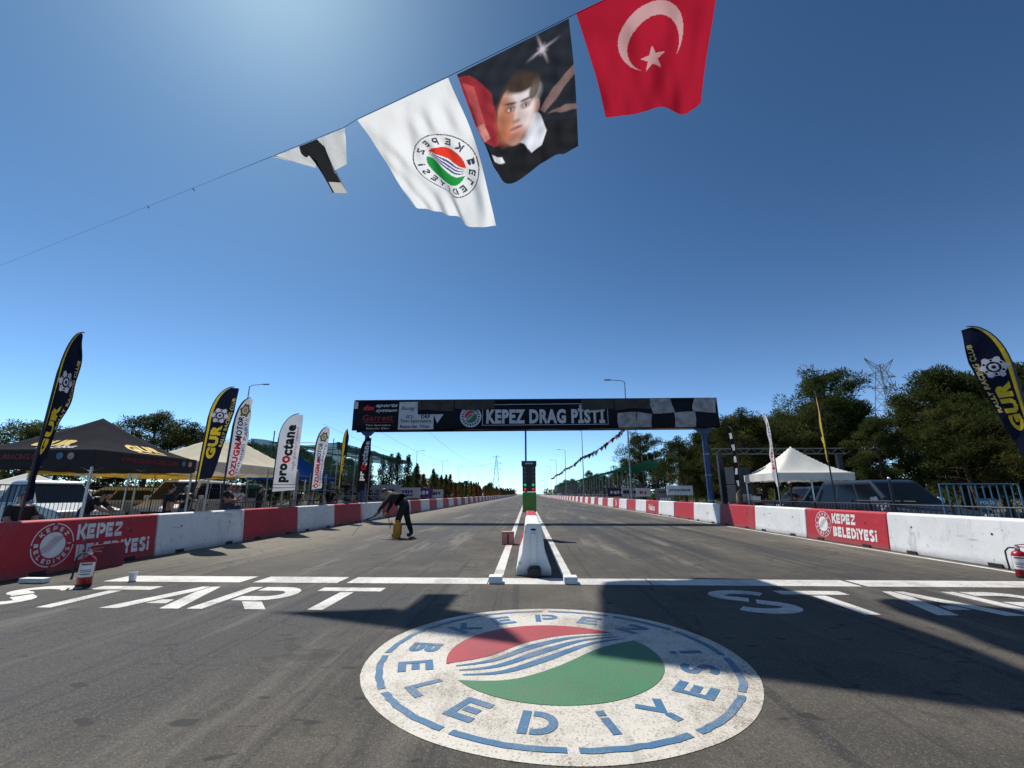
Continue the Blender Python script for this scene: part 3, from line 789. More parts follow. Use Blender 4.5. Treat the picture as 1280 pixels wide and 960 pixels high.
# loose turned-over strips along the top edge
for x0, x1, h in ((-6.0, -4.0, .58), (-3.95, -1.75, .52), (3.0, 4.75, .60), (4.8, 6.7, .60)):
    mb = MB(); mb.grid(lambda u, v: (x0 + (x1 - x0) * u, BY - .05 - .05 * math.sin(u * 9 + x0) * (1 - v), ZT - h * (1 - v) + .05 * math.sin(u * 5 + x0) * (1 - v) + gz(x0)), 14, 4); mb.build('loose_flap', M['banner_brown'], gt, True)
mb = MB(); mb.add([(-5.1, BY - .01, 5.6), (-4.55, BY - .05, 5.6), (-4.9, BY - .02, 5.1)], [(0, 1, 2)]); mb.build('loose_flap', M['banner_grey'], gt)
# legs
def leg(x, w, nm='leg'):
    mb = MB(); mb.tube([(x, .05, 0), (x, .05, ZB + .1)], [w, w * .9], 10); lg = mb.build(nm, M['blue_metal'], gt, True)
    return lg
lg = leg(9.62, .16)
for z in (1.0, 2.3, 3.4):
    mb = MB(); mb.tube([(9.62, .05, z), (9.62, .05, z + .04)], .168, 12); mb.build('band', M['steel'], lg)
for x in (9.62, -8.86):
    mb = MB(); mb.prism([(-.16, 3.9 + .6), (.16, 4.5), (.42, ZB + .02), (-.42, ZB + .02)], lambda a, b, d: (x + a, d, b), -.10, .20); mb.build('bracket', M['blue_metal'], gt)
leg(-8.86, .13); leg(-.06, .055)

# ================================================================ FLAGS OVERHEAD
def v3(l): return [Vector(p) for p in l]
def poly_at(pts, t):
    pts = v3(pts); ls = [(pts[i + 1] - pts[i]).length for i in range(len(pts) - 1)]; T = sum(ls) * min(max(t, 0), 1)
    for i, l in enumerate(ls):
        if T <= l or i == len(ls) - 1: return pts[i].lerp(pts[i + 1], T / l if l > 0 else 0)
        T -= l
ROPE = [(-46, 26.4, 12.3), (-26.28, 19.0, 12.45), (-8.66, 12.45, 12.62), (-5.74, 11.4, 12.7), (-5.28, 11.27, 12.87), (-2.25, 10.35, 13.37), (1.25, 9.3, 14.07), (4.84, 8.15, 14.66), (9.5, 6.7, 15.1), (14, 5.2, 15.2)]
rp = empty('flag_rope', (0, 0, 0), 0, 'thin dark rope strung high over the track carrying four flags', 'rope')
mb = MB(); pts = []
for i in range(len(ROPE) - 1):
    a, b_ = Vector(ROPE[i]), Vector(ROPE[i + 1])
    for k in range(6):
        q = a.lerp(b_, k / 6); pts.append(q + Vector((0, 0, .02)))
pts.append(Vector(ROPE[-1]))
mb.tube(pts, [.004] * 12 + [.009] * (len(pts) - 12), 5); mb.build('cord', M['black_rubber'], rp)
for q in ((-12.6, 13.93), (-15.2, 14.9)):
    mb = MB(); mb.tube([(q[0], q[1], 12.61), (q[0] + .1, q[1] - .03, 12.5)], .02, 5); mb.build('knot', M['black_rubber'], rp)
for side_ in (((-46, 26.4), 'grey pole far left holding up the flag rope'), ((14.0, 5.2), 'grey pole right of the track holding up the flag rope')):
    (x, y), lab = side_
    mb = MB(); mb.tube([(x, y, -.02), (x, y, 15.4 if x > 0 else 12.6)], [.11, .06], 10); tag(mb.build('flag_pole', M['steel'], None, True), lab, 'pole')

def coons(top, bot, left, right, wr):
    cb, cl, cr = cat(bot), cat(left), cat(right)
    def fn(u, v):      # v 0 = bottom, 1 = top
        T, B = poly_at(top, u), poly_at(cb, u); Lf, Rt = poly_at(cl, 1 - v), poly_at(cr, 1 - v)
        c = T * v + B * (1 - v) + Lf * (1 - u) + Rt * u
        c -= (Vector(top[0]) * (1 - u) * v + Vector(top[-1]) * u * v + Vector(bot[0]) * (1 - u) * (1 - v) + Vector(bot[-1]) * u * (1 - v))
        return c + wr(u, v)
    return fn
def wrinkles(seed, amp):
    r = random.Random(seed); ws = [(r.uniform(5, 42), r.uniform(-14, 14), r.uniform(0, 6), r.uniform(.3, 1)) for _ in range(10)]
    d = Vector((.10, .58, .80))
    def f(u, v):
        e = min(1, (1 - v) * 3.0); s = sum(a * math.sin(ku * u + kv * v + p + 1.2 * math.sin(3 * v + p)) / (1 + .07 * abs(ku)) for ku, kv, p, a in ws)
        return d * (amp * s * e)
    return f
def flag(name, label, cv, top, bot, left, right, seed, amp):
    o = bpy.data.objects.new(name, print_mesh(cv, coons(top, bot, left, right, wrinkles(seed, amp)), name)); COL.objects.link(o)
    return tag(o, label, 'flag', 'flags on the rope')
def shade_cols(*c): return c
# white municipal flag, seen from the back (mirrored)
W_ = (.80, .80, .79)
cv = Canvas(150, 200, 3.0, 4.2, W_); cx, cy, r = 1.90, 1.95, .62
cv.circle(cx, cy, 1.02, (.05, .05, .07), .99)
mir = lambda p: [(cx - a * r, cy + b * r) for a, b in p]
cv.poly(mir(E_RED), (.75, .05, .03)); cv.poly(mir(E_GREEN), (.02, .30, .06))
for s in E_STR: cv.poly(mir(s), (.05, .07, .22))
for word, ang, out in (('KEPEZ', (142, 116, 90, 64, 38), True), ('BELEDİYESİ', (178, 200, 222, 244, 264, 282, 300, 320, 341, 361), False)):
    for ch, an in zip(word, ang):
        an = R(an); rd = Vector((math.cos(an), math.sin(an))); tt = Vector((-rd.y, rd.x)); rt, up = (-tt, rd) if out else (tt, -rd)
        for poly in glyph(ch, .24):
            q = [rd * .81 + rt * ((a - GW.get(ch, .92) / 2) * .19) + up * ((b - .5) * .21) for a, b in poly]
            cv.poly([(cx - p.x, cy + p.y) for p in q], (.04, .05, .08))
flag('hanging_flag', 'large white flag with red and green roundel, hanging on the rope', cv,
     [(-5.28, 11.27, 12.85), (-2.25, 10.35, 13.35)], [(-4.09, 13.9, 11.70), (-3.6, 13.9, 11.44), (-2.5, 13.8, 11.09), (-2.0, 13.75, 10.62), (-1.02, 13.55, 10.46)],
     [(-5.28, 11.27, 12.85), (-4.83, 12.6, 12.50), (-4.09, 13.9, 11.70)], [(-2.25, 10.35, 13.35), (-1.50, 12.0, 12.18), (-1.02, 13.55, 10.46)], 3, .11)
# portrait flag: a plain generic figure, not a likeness
cv = Canvas(180, 190, 1.0, 1.06, (.022, .026, .034))
cv.poly([(0, 1.02), (.10, 1.0), (.28, .80), (.30, .45), (.24, .30), (0, .25)], (.30, .03, .04)); cv.poly([(.02, .95), (.12, .88), (.16, .50), (.05, .45)], (.45, .08, .08)); cv.poly([(.0, .40), (.14, .52), (.16, .36), (.02, .22)], (.55, .22, .20))
for an, l_ in ((14, .17), (104, .15), (59, .06), (149, .06)):
    an = R(an); du = (cv.X - .76) * math.cos(an) + (cv.Y - .93) * math.sin(an); dv = -(cv.X - .76) * math.sin(an) + (cv.Y - .93) * math.cos(an)
    a_ = (np.clip(1 - np.abs(du) / l_, 0, 1) ** 1.2 * np.exp(-(dv / .011) ** 2))[..., None]; cv.px = cv.px * (1 - a_) + np.array((.55, .48, .52)) * a_
def ell(x, y, rx, ry, rot, col):
    ca, sa = math.cos(R(rot)), math.sin(R(rot)); u_ = (cv.X - x) * ca + (cv.Y - y) * sa; w__ = -(cv.X - x) * sa + (cv.Y - y) * ca
    cv.px[(u_ / rx) ** 2 + (w__ / ry) ** 2 < 1] = col
cv.poly([(.12, .0), (.20, .30), (.34, .40), (.62, .38), (.80, .32), (1, .28), (1, 0)], (.018, .019, .022))
for q in ([(.68, .46), (.80, .58), (.92, .66), (1, .70), (1, .62), (.9, .56), (.82, .48), (.72, .42)], [(.74, .40), (.9, .42), (1, .38), (1, .34), (.86, .37)]): cv.poly(q, (.20, .13, .12))
cv.poly([(.34, .36), (.46, .40), (.62, .50), (.68, .42), (.72, .26), (.66, .16), (.56, .16), (.50, .27), (.42, .33)], (.74, .74, .78))
def soft(x, y, rx, ry, rot, col, k=.5, al=1.0):
    # soft-edged ellipse in the head's own tilted frame
    x *= 1.2; y *= 1.2; rx *= 1.2; ry *= 1.2; x0, y0 = .485, .575; ca, sa = math.cos(R(-14)), math.sin(R(-14)); gx = x0 + x * ca - y * sa; gy = y0 + x * sa + y * ca; rr_ = R(rot - 14)
    u_ = ((cv.X - gx) * math.cos(rr_) + (cv.Y - gy) * math.sin(rr_)) / rx; w_2 = (-(cv.X - gx) * math.sin(rr_) + (cv.Y - gy) * math.cos(rr_)) / ry
    d_ = np.sqrt(u_ ** 2 + w_2 ** 2); a_ = (np.clip((1 + k * .5 - d_) / k, 0, 1) * al)[..., None]; cv.px = cv.px * (1 - a_) + np.array(col) * a_
soft(0, .045, .150, .195, 0, (.05, .035, .03), .12); soft(-.012, -.02, .142, .20, 0, (.50, .30, .22), .10); soft(.0, -.11, .095, .12, 0, (.50, .30, .22), .15)
soft(.148, -.02, .024, .050, 0, (.46, .28, .21), .3); soft(.045, .07, .10, .085, 0, (.74, .68, .68), .9, .9); soft(.07, -.07, .06, .10, 0, (.72, .62, .60), .9, .85)
soft(-.10, -.06, .06, .14, 0, (.42, .13, .06), .9, .8); soft(-.03, -.165, .09, .05, 0, (.52, .16, .08), .9, .7)
for ex in (-.062, .055):
    soft(ex, .012, .040, .024, 0, (.16, .09, .07), .8, .85); soft(ex, .008, .020, .009, 0, (.62, .56, .54), .4, .8); soft(ex + .004, .009, .009, .010, 0, (.03, .025, .02), .4)
    soft(ex, .046, .046, .009, 6 if ex > 0 else -6, (.08, .05, .04), .6, .9)
soft(-.012, -.045, .016, .055, 0, (.66, .50, .45), .9, .8); soft(-.012, -.078, .030, .013, 0, (.24, .11, .08), .8, .7); soft(-.008, -.122, .048, .010, 2, (.30, .09, .08), .6, .9); soft(-.008, -.142, .035, .012, 0, (.58, .36, .30), .8, .7); soft(.0, -.20, .07, .03, 0, (.30, .17, .13), .8, .6)
soft(.02, .155, .13, .055, 4, (.06, .042, .034), .4); soft(.115, .10, .035, .075, -12, (.10, .072, .055), .4, .9)
cv.poly([(.13, .17), (.27, .24), (.29, .19), (.15, .12)], (.72, .70, .68))
for _ in range(1):
    pd = np.pad(cv.px, ((1, 1), (1, 1), (0, 0)), 'edge'); cv.px = (pd[:-2, 1:-1] + pd[2:, 1:-1] + pd[1:-1, :-2] + pd[1:-1, 2:] + 2 * pd[1:-1, 1:-1]) / 6
cv.px *= np.clip(1 + .10 * np.sin(cv.X * 31 + 5 * np.sin(cv.Y * 9)) + .08 * np.sin(cv.Y * 43 + cv.X * 17), .6, 1.4)[..., None]
flag('hanging_flag', 'black flag printed with a portrait and red drapery, hanging on the rope', cv,
     [(-1.98, 10.3, 13.4), (1.25, 9.3, 14.04)], [(-1.16, 12.3, 12.28), (-.9, 12.6, 11.9), (-.43, 12.9, 11.69), (.92, 12.4, 12.28), (1.35, 12.3, 12.30), (1.78, 12.2, 12.48)],
     [(-1.98, 10.3, 13.4), (-1.66, 11.4, 13.01), (-1.16, 12.3, 12.28)], [(1.25, 9.3, 14.04), (1.57, 10.8, 13.63), (1.78, 12.2, 12.48)], 8, .08)
# red flag with crescent and star
RD = (.37, .012, .03); CW = (.52, .30, .30)
cv = Canvas(170, 180, 1.0, 1.05, RD)
d1 = np.hypot(cv.X - .50, cv.Y - .60) < .265; d2 = np.hypot(cv.X - .515, cv.Y - .535) < .215
cv.px[d1 & ~d2] = CW
pts = []
for k in range(10):
    an = R(90 + 36 * k); q = .11 if k % 2 == 0 else .044; pts.append((.50 + q * math.cos(an), .42 + q * math.sin(an)))
cv.poly(pts, CW)
flag('hanging_flag', 'red flag with white crescent and star, hanging on the rope', cv,
     [(1.44, 9.2, 14.1), (4.84, 8.15, 14.63)], [(2.6, 11.6, 13.01), (3.59, 11.5, 13.03), (4.3, 11.3, 13.05), (4.92, 11.3, 12.74), (5.45, 11.2, 13.07)],
     [(1.44, 9.2, 14.1), (2.25, 10.9, 13.72), (2.6, 11.6, 13.01)], [(4.84, 8.15, 14.63), (5.25, 9.3, 14.52), (5.45, 11.2, 13.07)], 21, .10)
# small twisted flag
cv = Canvas(120, 70, 1, 1, W_)
cv.px[:] = (.66, .65, .63)
edge_ = .36 + .03 * np.sin(cv.Y * 7); cv.px[(cv.X > edge_) & (cv.X < .66 + .03 * np.cos(cv.Y * 9))] = (.022, .022, .024)
cv.px[(cv.Y < .22) & (cv.X > .52) & (cv.X < .68)] = (.5, .48, .44)
bx = [(-8.66, 12.45, 12.60), (-7.85, 12.4, 12.33), (-7.09, 12.4, 12.07), (-7.02, 12.2, 12.25), (-6.62, 12.8, 11.39), (-6.09, 12.8, 11.36), (-6.36, 12.2, 11.75), (-5.84, 12.0, 11.85), (-5.76, 11.55, 12.5)]
bu = [0, .18, .34, .37, .50, .64, .70, .88, 1.0]
def small(u, v):
    T = Vector((-8.66, 12.45, 12.61)).lerp(Vector((-5.75, 11.4, 12.68)), u)
    for i in range(8):
        if bu[i] <= u <= bu[i + 1]:
            B = Vector(bx[i]).lerp(Vector(bx[i + 1]), (u - bu[i]) / (bu[i + 1] - bu[i])); break
    q = B.lerp(T, v); w = (1 - v)
    return q + Vector((.02, -.10 * math.sin(u * 26 + v * 3) * w * v * 2, .04 * math.sin(u * 19 + v * 5) * w * v * 2))
o = bpy.data.objects.new('hanging_flag', print_mesh(cv, small, 'hanging_flag')); COL.objects.link(o)
tag(o, 'small twisted white and black flag hanging on the rope', 'flag', 'flags on the rope')

# ================================================================ FEATHER FLAGS
NV = (.012, .016, .034); YL = (.70, .50, .04); WH = (.76, .76, .78); BK = (.012, .012, .014); RE = (.55, .02, .03)
def feather(label, loc, off, design, H=4.35, W=.78, sgn=1, z0=1.15, wb=.75, lean=0.0, flutter=.05):
    X, Y = loc; yaw = math.atan2(-X, Y) + R(off)
    t = empty('feather_flag', (X, Y, -.02), yaw, label, 'flag', 'feather flags'); t.rotation_euler[1] = R(lean)
    zc = H - 1.05; rx = W * .86
    def lead(z):
        if z < zc: return 0.0
        q = min(1, (z - zc) / (H - zc)); return rx * (1 - math.sqrt(max(0, 1 - q * q)))
    pole = [(0, 0, .02), (0, 0, zc)] + [(sgn * rx * (1 - math.cos(R(a))), 0, zc + (H - zc) * math.sin(R(a))) for a in range(8, 89, 8)]
    mb = MB(); mb.tube([(p[0] - sgn * .012, p[1], p[2] + .012) for p in pole], [.022] * 2 + [.014] * (len(pole) - 2), 6); mb.build('pole', M['dark_metal'], t)
    mb = MB(); mb.lathe([(.24, 0), (.24, .03), (.05, .06), (.04, .25)], 14); mb.build('base', M['dark_metal'], t)
    h = H - z0; cv = Canvas(44, 190, W, h, NV); design(cv, W, h, sgn)
    if sgn < 0: cv.px = cv.px[:, ::-1]
    ph = rng.uniform(0, 6)
    def fn(u, v):
        z = z0 + h * v * .992; l = lead(z); tr = max(l + .01, W * (wb + (1 - wb) * min(1, v * 1.35)))
        if v < .06: z += (.06 - v) * u * 1.2
        x = l + (tr - l) * u
        return (sgn * x, flutter * u * math.sin(v * 7 + ph) + .02 * math.sin(v * 23 + u * 4 + ph) * u, z)
    me = print_mesh(cv, fn, 'flag_cloth'); me.materials[0] = M['print_thick']
    o = bpy.data.objects.new('flag_cloth', me); COL.objects.link(o); o.parent = t
    return t
def border(cv, W, sgn, col, w=.05):
    m = (cv.X < w) if sgn > 0 else (cv.X > W - w); cv.px[m] = col
def lead_band(cv, W, h, sgn, col, w=.06):
    X = cv.X if sgn > 0 else W - cv.X; rx = W * .86; q = np.clip((cv.Y - (h - 1.05)) / 1.05, 0, 1)
    # canvas cells follow the curved edge already, so the band is a plain strip
    cv.px[X < w] = col
def wheel(cv, cx, cy, r, col):
    cv.circle(cx, cy, r, col, r * .62); cv.circle(cx, cy, r * .42, col, r * .2)
    for k in range(6):
        a = R(60 * k); cv.circle(cx + r * .98 * math.cos(a), cy + r * .98 * math.sin(a), r * .28, col)
    for k in range(6):
        a = R(60 * k + 30); cv.circle(cx + r * .8 * math.cos(a), cy + r * .8 * math.sin(a), r * .13, NV)
def d_gur(cv, W, h, sgn):
    cv.px[:] = NV; lead_band(cv, W, h, sgn, YL, .065)
    c = W * (.44 if sgn > 0 else .56)
    cv.text('GUR', c, h * .40, 1.0, .30, YL, 90, .06); wheel(cv, c, h * .68, .19, (.55, .55, .62))
    cv.text('RALLY RACING CLUB', W * (.86 if sgn > 0 else .14), h * .62, 1.5, .10, (.55, .45, .15), 90, .03)
def d_oz(cv, W, h, sgn):
    cv.px[:] = WH; lead_band(cv, W, h, sgn, (.03, .03, .08), .04)
    cv.text('ÖZUGMA', W * .40, h * .25, 1.30, .30, RE, 90, .05); cv.text('MOTOR', W * .40, h * .60, .80, .22, (.03, .03, .06), 90, .04)
    cv.text('TUNING PARTS', W * .80, h * .38, 1.9, .12, (.18, .18, .26), 90, .02); wheel(cv, W * .52, h * .84, .20, (.16, .13, .06)); cv.circle(W * .52, h * .84, .1, (.35, .28, .1))
def d_pro(cv, W, h, sgn):
    cv.px[:] = WH
    cv.text('pro', W * .45, h * .235, .72, .36, (.02, .02, .025), 90, .06); cv.circle(W * .45, h * .405, .14, RE, .055)
    cv.text('ctane', W * .47, h * .655, 1.22, .36, (.02, .02, .025), 90, .05); cv.text('high performance', W * .82, h * .55, 1.7, .13, (.45, .2, .22), 90, .015)
    cv.px[(cv.Y < .16) & (cv.Y > .12)] = (.1, .1, .12); cv.px[(cv.Y < .28) & (cv.Y > .25)] = (.25, .25, .28)
def d_probk(cv, W, h, sgn):
    cv.px[:] = BK; cv.text('octane', W * .5, h * .70, 1.35, .34, (.7, .7, .72), 90, .05); cv.circle(W * .5, h * .44, .15, RE, .06); cv.text('pr', W * .5, h * .28, .5, .34, (.7, .7, .72), 90, .05)
def d_yel(cv, W, h, sgn):
    cv.px[:] = NV; cv.px[np.where(sgn > 0, cv.X, W - cv.X) < .22] = YL; cv.text('GUR', W * .5, h * .4, 1.0, .36, YL, 90, .06)
def d_chk(cv, W, h, sgn):
    cv.px[:] = BK; m = ((cv.Y // .28).astype(int) % 2 == 0); cv.px[m & (cv.X > .1) & (cv.X < W - .15)] = (.55, .55, .57)
def d_wht(cv, W, h, sgn):
    cv.px[:] = WH; cv.text('octane', W * .5, h * .66, 1.3, .3, (.25, .25, .3), 90, .04); cv.text('pro', W * .5, h * .36, .7, .3, RE, 90, .05)
feather('navy GUR feather flag beside the black tent, nearly edge on', (-9.25, 8.05), 66, d_gur, 4.72, .68, 1, 1.2, .35, 0)
feather('navy and yellow GUR feather flag between black tent and cream tent', (-9.35, 12.35), 8, d_gur, 4.55, .62, 1, 1.75, .55, 1)
feather('white ÖZUGMA MOTOR feather flag standing close behind a navy one', (-9.4, 13.65), 40, d_oz, 4.5, .62, 1, 1.9, .8)
feather('wide white feather flag lettered prooctane in front of cream tent', (-9.5, 16.5), 6, d_pro, 4.45, .76, 1, 1.45, 1.0)
feather('white ÖZUGMA feather flag in front of blue tent', (-9.4, 19.3), 36, d_oz, 4.35, .62, 1, 1.55, .8)
feather('slim black and yellow feather flag in front of dark shade net', (-9.3, 21.9), 64, d_yel, 4.65, .55, 1, 1.6, .6)
feather('black prooctane feather flag tied to the blue gantry leg', (-8.86, 23.2), 20, d_probk, 4.35, .58, 1, 1.5, .7)
feather('navy and yellow GUR feather flag behind the white barrier, tall fence beside', (9.72, 8.75), -12, d_gur, 4.85, .60, -1, 1.9, .30, 0)
feather('yellow edged feather flag beside the dark police car, edge on', (9.65, 14.55), -80, d_yel, 4.75, .45, -1, 1.5, .5)
feather('white feather flag in front of the white pyramid tent, edge on', (9.7, 17.7), -70, d_wht, 4.55, .5, -1, 1.6, .5)
feather('black and white feather flag near the blue gantry column', (9.75, 20.9), -64, d_chk, 4.5, .55, -1, 1.7, .6)

# ================================================================ TENTS
def tent(label, loc, rz, sx, sy, ze, za, m, val=.28, ridge=0.0, legs=True, name='canopy_tent', pw=1.15):
    t = empty(name, (*loc, -.02), rz, label, 'tent')
    hx, hy = sx / 2, sy / 2
    def zf(x, y):
        ay = max(0, abs(y) - ridge) / (hy - ridge); ax = abs(x) / hx; q = max(ax, ay)
        return ze + (za - ze) * (1 - q) ** pw + .03 * math.sin(x * 6) * math.sin(y * 5) * (1 - q) * q * 2
    mb = MB(); mb.grid(lambda u, v: (hx * (2 * u - 1), hy * (2 * v - 1), zf(hx * (2 * u - 1), hy * (2 * v - 1))), 32, 32); can = mb.build('canopy', m, t, True)
    for (x0, y0), (x1, y1) in (((-hx, -hy), (hx, -hy)), ((hx, -hy), (hx, hy)), ((hx, hy), (-hx, hy)), ((-hx, hy), (-hx, -hy))):
        mb = MB()
        def vf(u, v):
            nx, ny = (y1 - y0), -(x1 - x0); ln = math.hypot(nx, ny); k = .012 + .02 * math.sin(u * 17) * (1 - v)
            return (x0 + (x1 - x0) * u + nx / ln * k, y0 + (y1 - y0) * u + ny / ln * k, ze - val * (1 - v) - .025 * abs(math.sin(u * math.pi * 5)) * (1 - v))
        mb.grid(vf, 24, 2); mb.build('valance', m, can, True)
    if legs:
        for x in (-hx + .05, hx - .05):
            for y in (-hy + .05, hy - .05):
                mb = MB(); mb.box(x - .022, x + .022, y - .022, y + .022, 0, ze - .02); lg = mb.build('leg', M['alu'], t)
                mb = MB(); mb.box(x - .07, x + .07, y - .07, y + .07, 0, .012); mb.build('foot', M['alu'], lg)
        for y in (-hy + .06, hy - .06):
            for k in range(4):
                x0 = -hx + .06 + k * (sx - .12) / 4; x1 = x0 + (sx - .12) / 4
                mb = MB(); mb.bar((x0, y, ze - .35 + .25 * (k % 2)), (x1, y, ze - .10 - .25 * (k % 2)), .018, .03); mb.build('strut', M['alu'], t)
        for x in (-hx + .06, hx - .06):
            for k in range(4):
                y0 = -hy + .06 + k * (sy - .12) / 4; y1 = y0 + (sy - .12) / 4
                mb = MB(); mb.bar((x, y0, ze - .35 + .25 * (k % 2)), (x, y1, ze - .10 - .25 * (k % 2)), .018, .03); mb.build('strut', M['alu'], t)
    return t, zf, hx, hy
TX, TY = -12.15, 12.05
t, zf, hx, hy = tent('black pop-up tent lettered GUR, behind the red lettered barrier', (TX, TY), R(2), 3.3, 3.5, 2.42, 3.48, M['tent_black'], .40, pw=1.4)
# lettering on the slope facing the track (+x) and the near slope (-y)
def slope_px(cy, cd):      # text running along y on the +x slope; b up slope
    return lambda a, b: (hx - cd - b, cy - (-a), zf(hx - cd - b, cy + a) + .02)
def slope_ny(cx, cd):
    return lambda a, b: (cx + a, -hy + cd + b, zf(cx + a, -hy + cd + b) + .02)
mb = MB(); put_text(mb, 'GUR', 1.15, .36, slope_px(.15, .42), .07); mb.build('lettering', M['yellow'], t)
mb = MB(); f_ = slope_px(.15, .15); mb.add([f_(-.5, -.03), f_(.5, -.03), f_(.5, .03), f_(-.5, .03)], [(0, 1, 2, 3)]); mb.build('yellow_stripe', M['yellow'], t)
mb = MB(); put_text(mb, 'GUR', 1.05, .36, slope_ny(.1, .5), .07); mb.build('lettering', M['yellow'], t)
mb = MB(); put_text(mb, 'RACING', .9, .16, slope_ny(.45, .22), .05); mb.build('lettering', M['banner_grey'], t)
mb = MB(); put_text(mb, 'WWW.GURRACING.COM', 2.0, .13, lambda a, b: (hx + .05, -.1 + a, 2.24 + b), .03); mb.build('lettering', M['dark_red'], t)
mb = MB(); put_text(mb, 'WWW.GURRACING.COM', 1.7, .13, lambda a, b: (-.35 + a, -hy - .05, 2.24 + b), .03); mb.build('lettering', M['dark_red'], t)
for fn, xs in ((lambda a: (hx + .05, a), (1.15, 1.42)), (lambda a: (a, -hy - .05), (.85, 1.12))):
    for i, a in enumerate(xs):
        mb = MB(); n = 16; p = fn(a); q = [2 * math.pi * j / n for j in range(n)]
        if fn(0)[0] > 1: mb.add([(p[0], p[1] + .085 * math.cos(k), 2.26 + .085 * math.sin(k)) for k in q], [tuple(range(n))])
        else: mb.add([(p[0] + .085 * math.cos(k), p[1], 2.26 + .085 * math.sin(k)) for k in q], [tuple(range(n))])
        mb.build('round_badge', [M['fence_blue'], M['carton_side']][i], t)
tent('cream pop-up tent with long ridge, behind the prooctane feather flag', (-12.6, 18.3), 0, 3.0, 6.0, 2.5, 3.5, M['tent_cream'], .34, 1.2)
tent('yellow low awning tent behind the black tent', (-17.0, 19.5), R(5), 4.0, 6.5, 2.38, 3.0, M['tent_yellow'], .25, 1.5)
tent('blue pop-up tent behind the white feather flag', (-13.0, 24.6), R(4), 3.0, 4.0, 2.35, 3.45, M['tent_blue'], .25, .4)
tent('small white pyramid tent far behind the black tent', (-26.5, 23.0), R(8), 4.2, 4.2, 1.55, 2.5, M['tent_white'], .25, pw=1.5)
tent('white pyramid tent behind the barrier near the police car', (11.45, 19.55), R(-3), 2.95, 2.95, 2.20, 3.38, M['tent_white'], .28, pw=1.38)

# ================================================================ EXTINGUISHERS AND SMALL THINGS
def extinguisher(label, loc, rz, sgn):
    t = empty('fire_extinguisher', loc, rz, label, 'extinguisher')
    mb = MB(); mb.lathe([(.088, .02), (.094, .035), (.094, .345), (.088, .375), (.065, .405), (.035, .42), (.03, .445)], 22); cyl = mb.build('cylinder', M['red_ext'], t, True)
    mb = MB(); mb.lathe([(.090, 0), (.096, .004), (.096, .03), (.09, .034)], 22); mb.build('base_ring', M['black_rubber'], t, True)
    mb = MB(); n = 14
    vs = [(.0952 * math.cos(R(-160 + 140 * i / n)), .0952 * math.sin(R(-160 + 140 * i / n)), z) for i in range(n + 1) for z in (.13, .335)]
    mb.add(vs, [(2 * i, 2 * i + 2, 2 * i + 3, 2 * i + 1) for i in range(n)]); lb = mb.build('paper_label', M['sign_white'], cyl, True)
    for z, h in ((.30, .022), (.225, .010), (.20, .010), (.165, .012)):
        mb = MB(); mb.add([(.0958 * math.cos(R(-130 + 80 * i / n)), .0958 * math.sin(R(-130 + 80 * i / n)), zz) for i in range(n + 1) for zz in (z, z + h)], [(2 * i, 2 * i + 2, 2 * i + 3, 2 * i + 1) for i in range(n)]); mb.build('print_line', M['dark_red'] if h > .02 else M['dark_metal'], lb)
    mb = MB(); mb.lathe([(.03, .44), (.034, .45), (.034, .475), (.02, .485), (.02, .50)], 12); mb.build('valve', M['alu'], t, True)
    mb = MB(); mb.bar((-.02, 0, .49), (sgn * -.13, 0, .475), .03, .012); mb.bar((-.02, 0, .505), (sgn * -.14, 0, .535), .03, .012); mb.build('lever', M['red_ext'], t)
    mb = MB(); mb.tube([(sgn * .03, 0, .465), (sgn * .10, 0, .46), (sgn * .145, 0, .40), (sgn * .15, 0, .28), (sgn * .145, -.01, .16), (sgn * .15, -.02, .10)], [.012] * 4 + [.013, .018], 8); mb.build('hose', M['black_rubber'], t, True)
extinguisher('red fire extinguisher with white label on the line before the lettered barrier', (-6.72, 6.95, .006), R(35), -1)
extinguisher('red fire extinguisher with white label by the scuffed white barrier', (8.24, 8.12, .006), R(-45), -1)
mb = MB(); mb.lathe([(.045, 0), (.058, .13), (.054, .13), (.042, .01)], 14); tag(mb.build('paper_cup', M['sign_white'], None, True, (-6.32, 7.35, .006)), 'small white paper cup on the start line beside extinguisher', 'cup')
mb = MB(); mb.box(-.2, .2, -.06, .06, 0, .07); tag(mb.build('white_plank', M['sign_white'], None, False, (-7.72, 7.15, .006), .01), 'short white plank lying against the red lettered barrier', 'plank')
mb = MB(); mb.box(-.02, .02, -.33, .33, 0, .44); o = mb.build('red_board', M['dark_red'], None, False, (-7.93, 8.62, .004), .01); o.rotation_euler = (0, R(-12), R(2)); tag(o, 'dark red board leaning on the lettered barrier, covering letters', 'board')

# ================================================================ PEOPLE
BASE = dict(pelvis=(0, 0, .95), chest=(0, 0, 1.24), neck=(0, .01, 1.45), head=(0, -.02, 1.62),
            hipL=(.09, 0, .90), kneL=(.10, -.02, .50), ankL=(.10, .03, .09), toeL=(.12, -.15, .035),
            hipR=(-.09, 0, .90), kneR=(-.10, -.02, .50), ankR=(-.10, .03, .09), toeR=(-.12, -.15, .035),
            shoL=(.18, .01, 1.41), elbL=(.24, .03, 1.13), wriL=(.25, -.06, .89), shoR=(-.18, .01, 1.41), elbR=(-.24, .03, 1.13), wriR=(-.25, -.06, .89))
RAD = dict(pelvis=.155, chest=.165, neck=.06, hip=.108, kne=.080, ank=.064, toe=.046, sho=.085, elb=.058, wri=.036)
EDG = [('pelvis', 'chest'), ('chest', 'neck')] + [(a + s, b + s) for s in 'LR' for a, b in (('hip', 'kne'), ('kne', 'ank'), ('ank', 'toe'), ('sho', 'elb'), ('elb', 'wri'))] + [('pelvis', 'hipL'), ('pelvis', 'hipR'), ('chest', 'shoL'), ('chest', 'shoR')]
